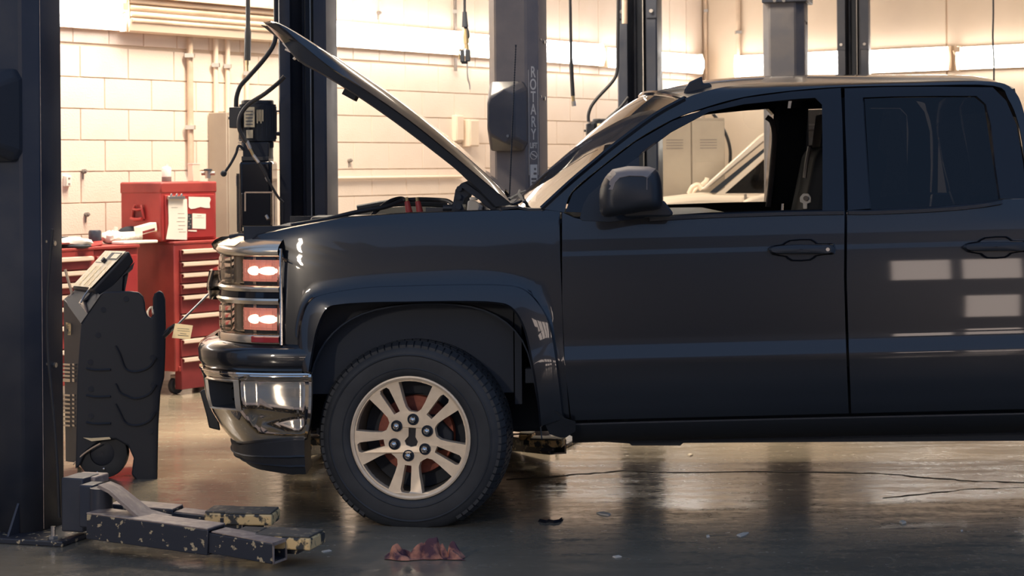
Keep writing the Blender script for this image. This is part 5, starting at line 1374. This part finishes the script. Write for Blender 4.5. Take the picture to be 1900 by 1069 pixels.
MB().tube([mp(150,562,.03), mp(156,550,.04), mp(163,540,.05), mp(168,533,.08)], .005, 6).build('console_cable', 'steel', mc)
for x, y in ((192,575),(234,555),(182,622),(168,672),(169,722),(169,772),(280,800),(283,770),(284,715),(283,664)): MB().cyl(mp(x, y, -.004), mp(x, y, .0), .014, n=16).build('screw_boss', 'machine', mc)
for y0, y1 in ((642, 690), (712, 740), (750, 790)):
    MB().tube([mp(214, y0, -.004), mp(222, y0 + 16, -.006), mp(232, y1 - 6, -.006), mp(252, y1, -.004), mp(276, y1 - 8, -.004), mp(290, y1 - 26, -.004)], .006, 6).build('moulded_rib', 'machine', mc)
    MB().tube([mp(160, y1 - 6, -.004), mp(178, y1 - 3, -.006), mp(205, y1 - 4, -.004)], .006, 6).build('moulded_rib', 'machine', mc)
MB().tube([mp(281, 592, .02), mp(275, 588, .02), mp(274, 578, .05), mp(282, 570, .08), mp(284, 582, .02)], .006, 8).build('coiled_wire', 'cream_metal', mc)
wlc = mp(192, 868, .05); wlc.z = .125
MB().lathe([(.06,-.03),(.105,-.035),(.122,-.03),(.125,0),(.122,.03),(.105,.035),(.06,.03)], wlc, (0, 1, 0), 40, True).build('wheel', 'rubber', mc, recalc=True)
MB().lathe([(.001,-.028),(.03,-.03),(.06,-.022),(.062,.02)], wlc, (0, 1, 0), 30).build('wheel_hub', 'machine', mc, recalc=True)
for x, y in ((181, 877), (193, 870)): MB().ball(P(x, y, wlc.y - .032), .008).build('hub_bolt', 'chrome', mc)
MB().tube([mp(136, 862, .02), mp(152, 845, .0), mp(170, 832, -.01), mp(186, 823, -.01)], .004, 6).build('axle_wire', 'cream_dirty', mc)
MB().prism([(154,812),(170,819),(206,815),(203,811),(170,813)], mp, -.02, .04).build('fender_edge', 'label', mc, recalc=True)
MB().box(mp(268, 888, .35) , (.06, .05, .06)).build('rear_foot', 'machine', mc)
# tow rope with a tag strung from the machine to the truck front
rod = thing('warning_tag', 'cream warning tag hanging on a thin rod between machine and bumper', 'tag', P(338, 615, 9.1))
MB().cyl(P(312, 620, 9.1), P(392, 541, 9.3), .0055, n=8).build('rod', 'steel', rod); MB().tube([P(305, 624, 9.15), P(311, 618, 9.1), P(316, 610, 9.1), P(324, 604, 9.08)], .010, 8).tube([P(306, 617, 9.12), P(314, 609, 9.1), P(322, 605, 9.08)], .006, 6).build('rod_clip', 'machine', rod)
tg_ = MB().add([P(x, y, 9.05) for x, y in ((325,600),(358,604),(353,630),(319,627),(322,614))], [(0, 1, 2, 3, 4)]).build('tag_card', 'card', rod, face=NEAR)
for a in ((329,609,351,.9),(329,613,352,.9),(334,618,346,1),(330,621.5,350,1.1)): MB().prism([(a[0],a[1]),(a[2],a[1]+1.6),(a[2],a[1]+1.6+a[3]),(a[0],a[1]+a[3])], lambda u, v, d: P(u, v, 9.047 + d), 0, .002).build('print_line', 'ink', tg_)

# ------------------------------------------------------------------ jumper leads in the engine bay
def bc(pts): return [P(x, y, Y) for x, y, Y in pts]
lead = thing('jumper_leads', 'black jumper leads with red clamps lying across the engine bay', 'cable', P(757, 392, 8.4))
MB().tube(bc([(540,418,8.2),(600,408,8.25),(660,394,8.3),(715,384,8.35),(744,373,8.4),(752,371,8.4)]), .010, 8).build('lead', 'hose', lead)
MB().tube(bc([(686,404,8.3),(700,390,8.35),(722,374,8.4),(742,368,8.45),(752,372,8.45),(758,384,8.45)]), .009, 8).build('lead', 'hose', lead)
MB().tube(bc([(757,371,8.5),(780,370,8.5),(810,371,8.5),(830,373,8.45),(842,380,8.4)]), .010, 8).build('lead', 'hose', lead)
for x in (757, 777):
    MB().cyl(P(x - 2, 373, 8.4), P(x + 3, 398, 8.4), .012, .017, n=10).build('clamp_handle', 'clamp_red', lead, bevel=.003); MB().cyl(P(x - 3, 366, 8.4), P(x - 2, 374, 8.4), .008, n=8).build('clamp_tip', 'brass', lead)

# ------------------------------------------------------------------ white pickup in the next bay
YW = 15.2
wp = thing('white_truck', 'white truck parked behind, seen through the open cab window', 'truck', P(1420, 600, YW + .9))
def wpz(px, py, d=0.0): return P(px, py, YW + d)
def wsweep(poly, d0, d1, nm, mt, **kw): return MB().prism(poly, wpz, d0, d1).build(nm, mt, wp, recalc=True, **kw)
wsweep([(1150,395),(1180,376),(1240,366),(1296,360),(1330,361),(1520,362),(1560,480),(1140,480)], 0, 1.75, 'body', 'white_car', bevel=.05, segs=3)
wsweep([(1180,372),(1240,364),(1300,357),(1322,358),(1322,366),(1180,380)], .25, 1.6, 'hood', 'white_car', bevel=.03)
for d0 in (.10, 1.66):
    wsweep([(1300,352),(1312,352),(1420,262),(1446,245),(1600,240),(1600,228),(1440,232),(1408,252)], d0, d0 + .08, 'pillar', 'white_car', bevel=.015)
MB().add([wpz(1304,352,.18), wpz(1304,352,1.66), wpz(1436,240,1.66), wpz(1436,240,.18)], [(0,1,2,3)]).build('windshield', 'clear_glass', wp)
wsweep([(1436,240),(1600,236),(1600,228),(1440,230)], .1, 1.74, 'roof', 'white_car', bevel=.02)
MB().plate([[(1326,361),(1340,352),(1424,277),(1450,258),(1600,252),(1600,362)], [(1345,359),(1420,292),(1452,270),(1590,264),(1590,359)]], wpz, .04, .10).build('door_frame', 'white_car', wp, recalc=True)
wsweep([(1316,358),(1322,352),(1424,270),(1428,274),(1330,358)], .05, .09, 'door_seal', 'matte_black')
MB().add([wpz(1345,359,.08), wpz(1590,359,.08), wpz(1590,266,.08), wpz(1452,272,.08), wpz(1420,294,.08)], [(0,1,2,3,4)]).build('side_window', 'tint_glass', wp)
wsweep([(1376,374),(1392,366),(1430,356),(1440,358),(1440,384),(1384,384)], -.16, -.02, 'door_mirror', 'white_car', bevel=.03, segs=3)
MB().span(wpz(1383,360,-.01), wpz(1384,380,-.01), .02, .02).build('door_gap', 'ink', wp)
wsweep([(1398,300),(1406,284),(1418,286),(1420,330),(1414,352),(1398,352)], .4, .8, 'seat', 'cream_dirty', bevel=.03)
wsweep([(1392,330),(1398,322),(1410,325),(1414,345),(1400,352),(1392,345)], .3, .36, 'seat_bolster', 'locker', bevel=.02)
MB().tube([wpz(1278,360,.5), wpz(1285,347,.5), wpz(1296,343,.5), wpz(1302,352,.5)], .02, 8).tube([wpz(1284,360,.7), wpz(1292,350,.7), wpz(1306,340,.7), wpz(1312,334,.7)], .014, 8).tube([wpz(1300,345,.6), wpz(1310,336,.6), wpz(1312,330,.6)], .018, 8).build('wiper', 'cream_metal', wp)
for x in (1180, 1640): MB().lathe([(.001,-.02),(.24,-.03),(.40,-.02),(.41,.1),(.40,.2),(.001,.2)], Vector((P(x,600,YW).x, YW + .05, .40)), (0, 1, 0), 40).build('wheel', 'rubber', wp, recalc=True)
wsweep([(1560,362),(1900,362),(1900,480),(1540,480)], .03, 1.72, 'bed', 'white_car', bevel=.03)

# ------------------------------------------------------------------ rag and debris on the floor
from mathutils import noise as mnoise
r0 = PZ(786, 1036, 0); W_, D_ = .305, .085
rows = []
for i in range(57):
    u = i / 56 * 2 - 1; row = []
    for j in range(21):
        v = j / 20 * 2 - 1
        p = Vector((u * W_ / 2, v * D_ / 2, 0))
        q = Vector((u * 3.6, v * 1.3, 4.7))
        fold = .35 + 1.1 * mnoise.noise(q) - .8 * abs(mnoise.noise(q * 1.6 + Vector((5, 1, 0))))
        env = max(0, 1 - abs(v) ** 3) * max(0, 1 - abs(u) ** 6)
        p.x += .018 * mnoise.noise(q * 1.3 + Vector((9, 0, 0))); p.y += .022 * mnoise.noise(q * .8 + Vector((0, 7, 0))) + .012 * math.sin(u * 4) - (.016 if u > .45 else 0)
        p.z = .003 + env * max(0, .016 + .075 * fold); row.append(r0 + p)
    rows.append(row)
tag(MB().grid(rows).build('shop_rag', 'rag', None, face=(0, 0, 1), sharp=80, sub=1), 'crumpled reddish shop rag on the floor in front of the front wheel', 'rag')
def chip(name, label, pts, h, mat, cat='debris'):
    g = [PZ(*q, 0) for q in pts]; m = MB(); k = len(g)
    c = sum(g, Vector()) / k
    m.add([v + UP * .0005 for v in g] + [v.lerp(c, .15) + UP * h for v in g], [tuple(range(k, 2*k))] + [(i, (i+1) % k, k + (i+1) % k, k + i) for i in range(k)])
    tag(m.build(name, mat, None, recalc=True), label, cat)
chip('metal_clip', 'dark curved metal clip on the floor right of the front wheel', [(998,968),(1008,965),(1030,963),(1046,964),(1040,969),(1028,971),(1018,969),(1012,971)], .012, 'gloss_black')
chip('paint_flake', 'longest pale flake on the floor to the right of the front wheel', [(1106,952),(1120,951),(1134,955),(1130,958),(1114,956)], .006, 'flake')
chip('paint_flake', 'crooked pale chip on the floor below the front door', [(1366,994),(1378,990),(1390,989),(1384,993),(1374,997)], .005, 'flake')
chip('paint_flake', 'small pale chip on the open floor under the rear door', [(1668,970),(1676,968),(1682,971),(1674,973)], .008, 'flake')
chip('paint_flake', 'tiny pale chip on the floor below the rear door handle', [(1782,985),(1786,984),(1787,986),(1783,987)], .004, 'flake')
chip('paint_flake', 'small pale chip on the floor under the sill behind the front wheel', [(1275,845),(1281,843),(1286,845),(1280,847)], .006, 'flake')
chip('paint_flake', 'narrow cream chip on the floor to the right of the shop rag', [(1136,1034),(1148,1032),(1154,1034),(1142,1036)], .005, 'flake')
chip('paint_flake', 'white speck of debris on the floor between clip and door', [(1310,995),(1316,994),(1317,997),(1311,998)], .005, 'flake')
chip('paint_flake', 'dull chip on the floor right of the lift arm tip', [(596,1024),(612,1021),(616,1023),(600,1026)], .004, 'flake')
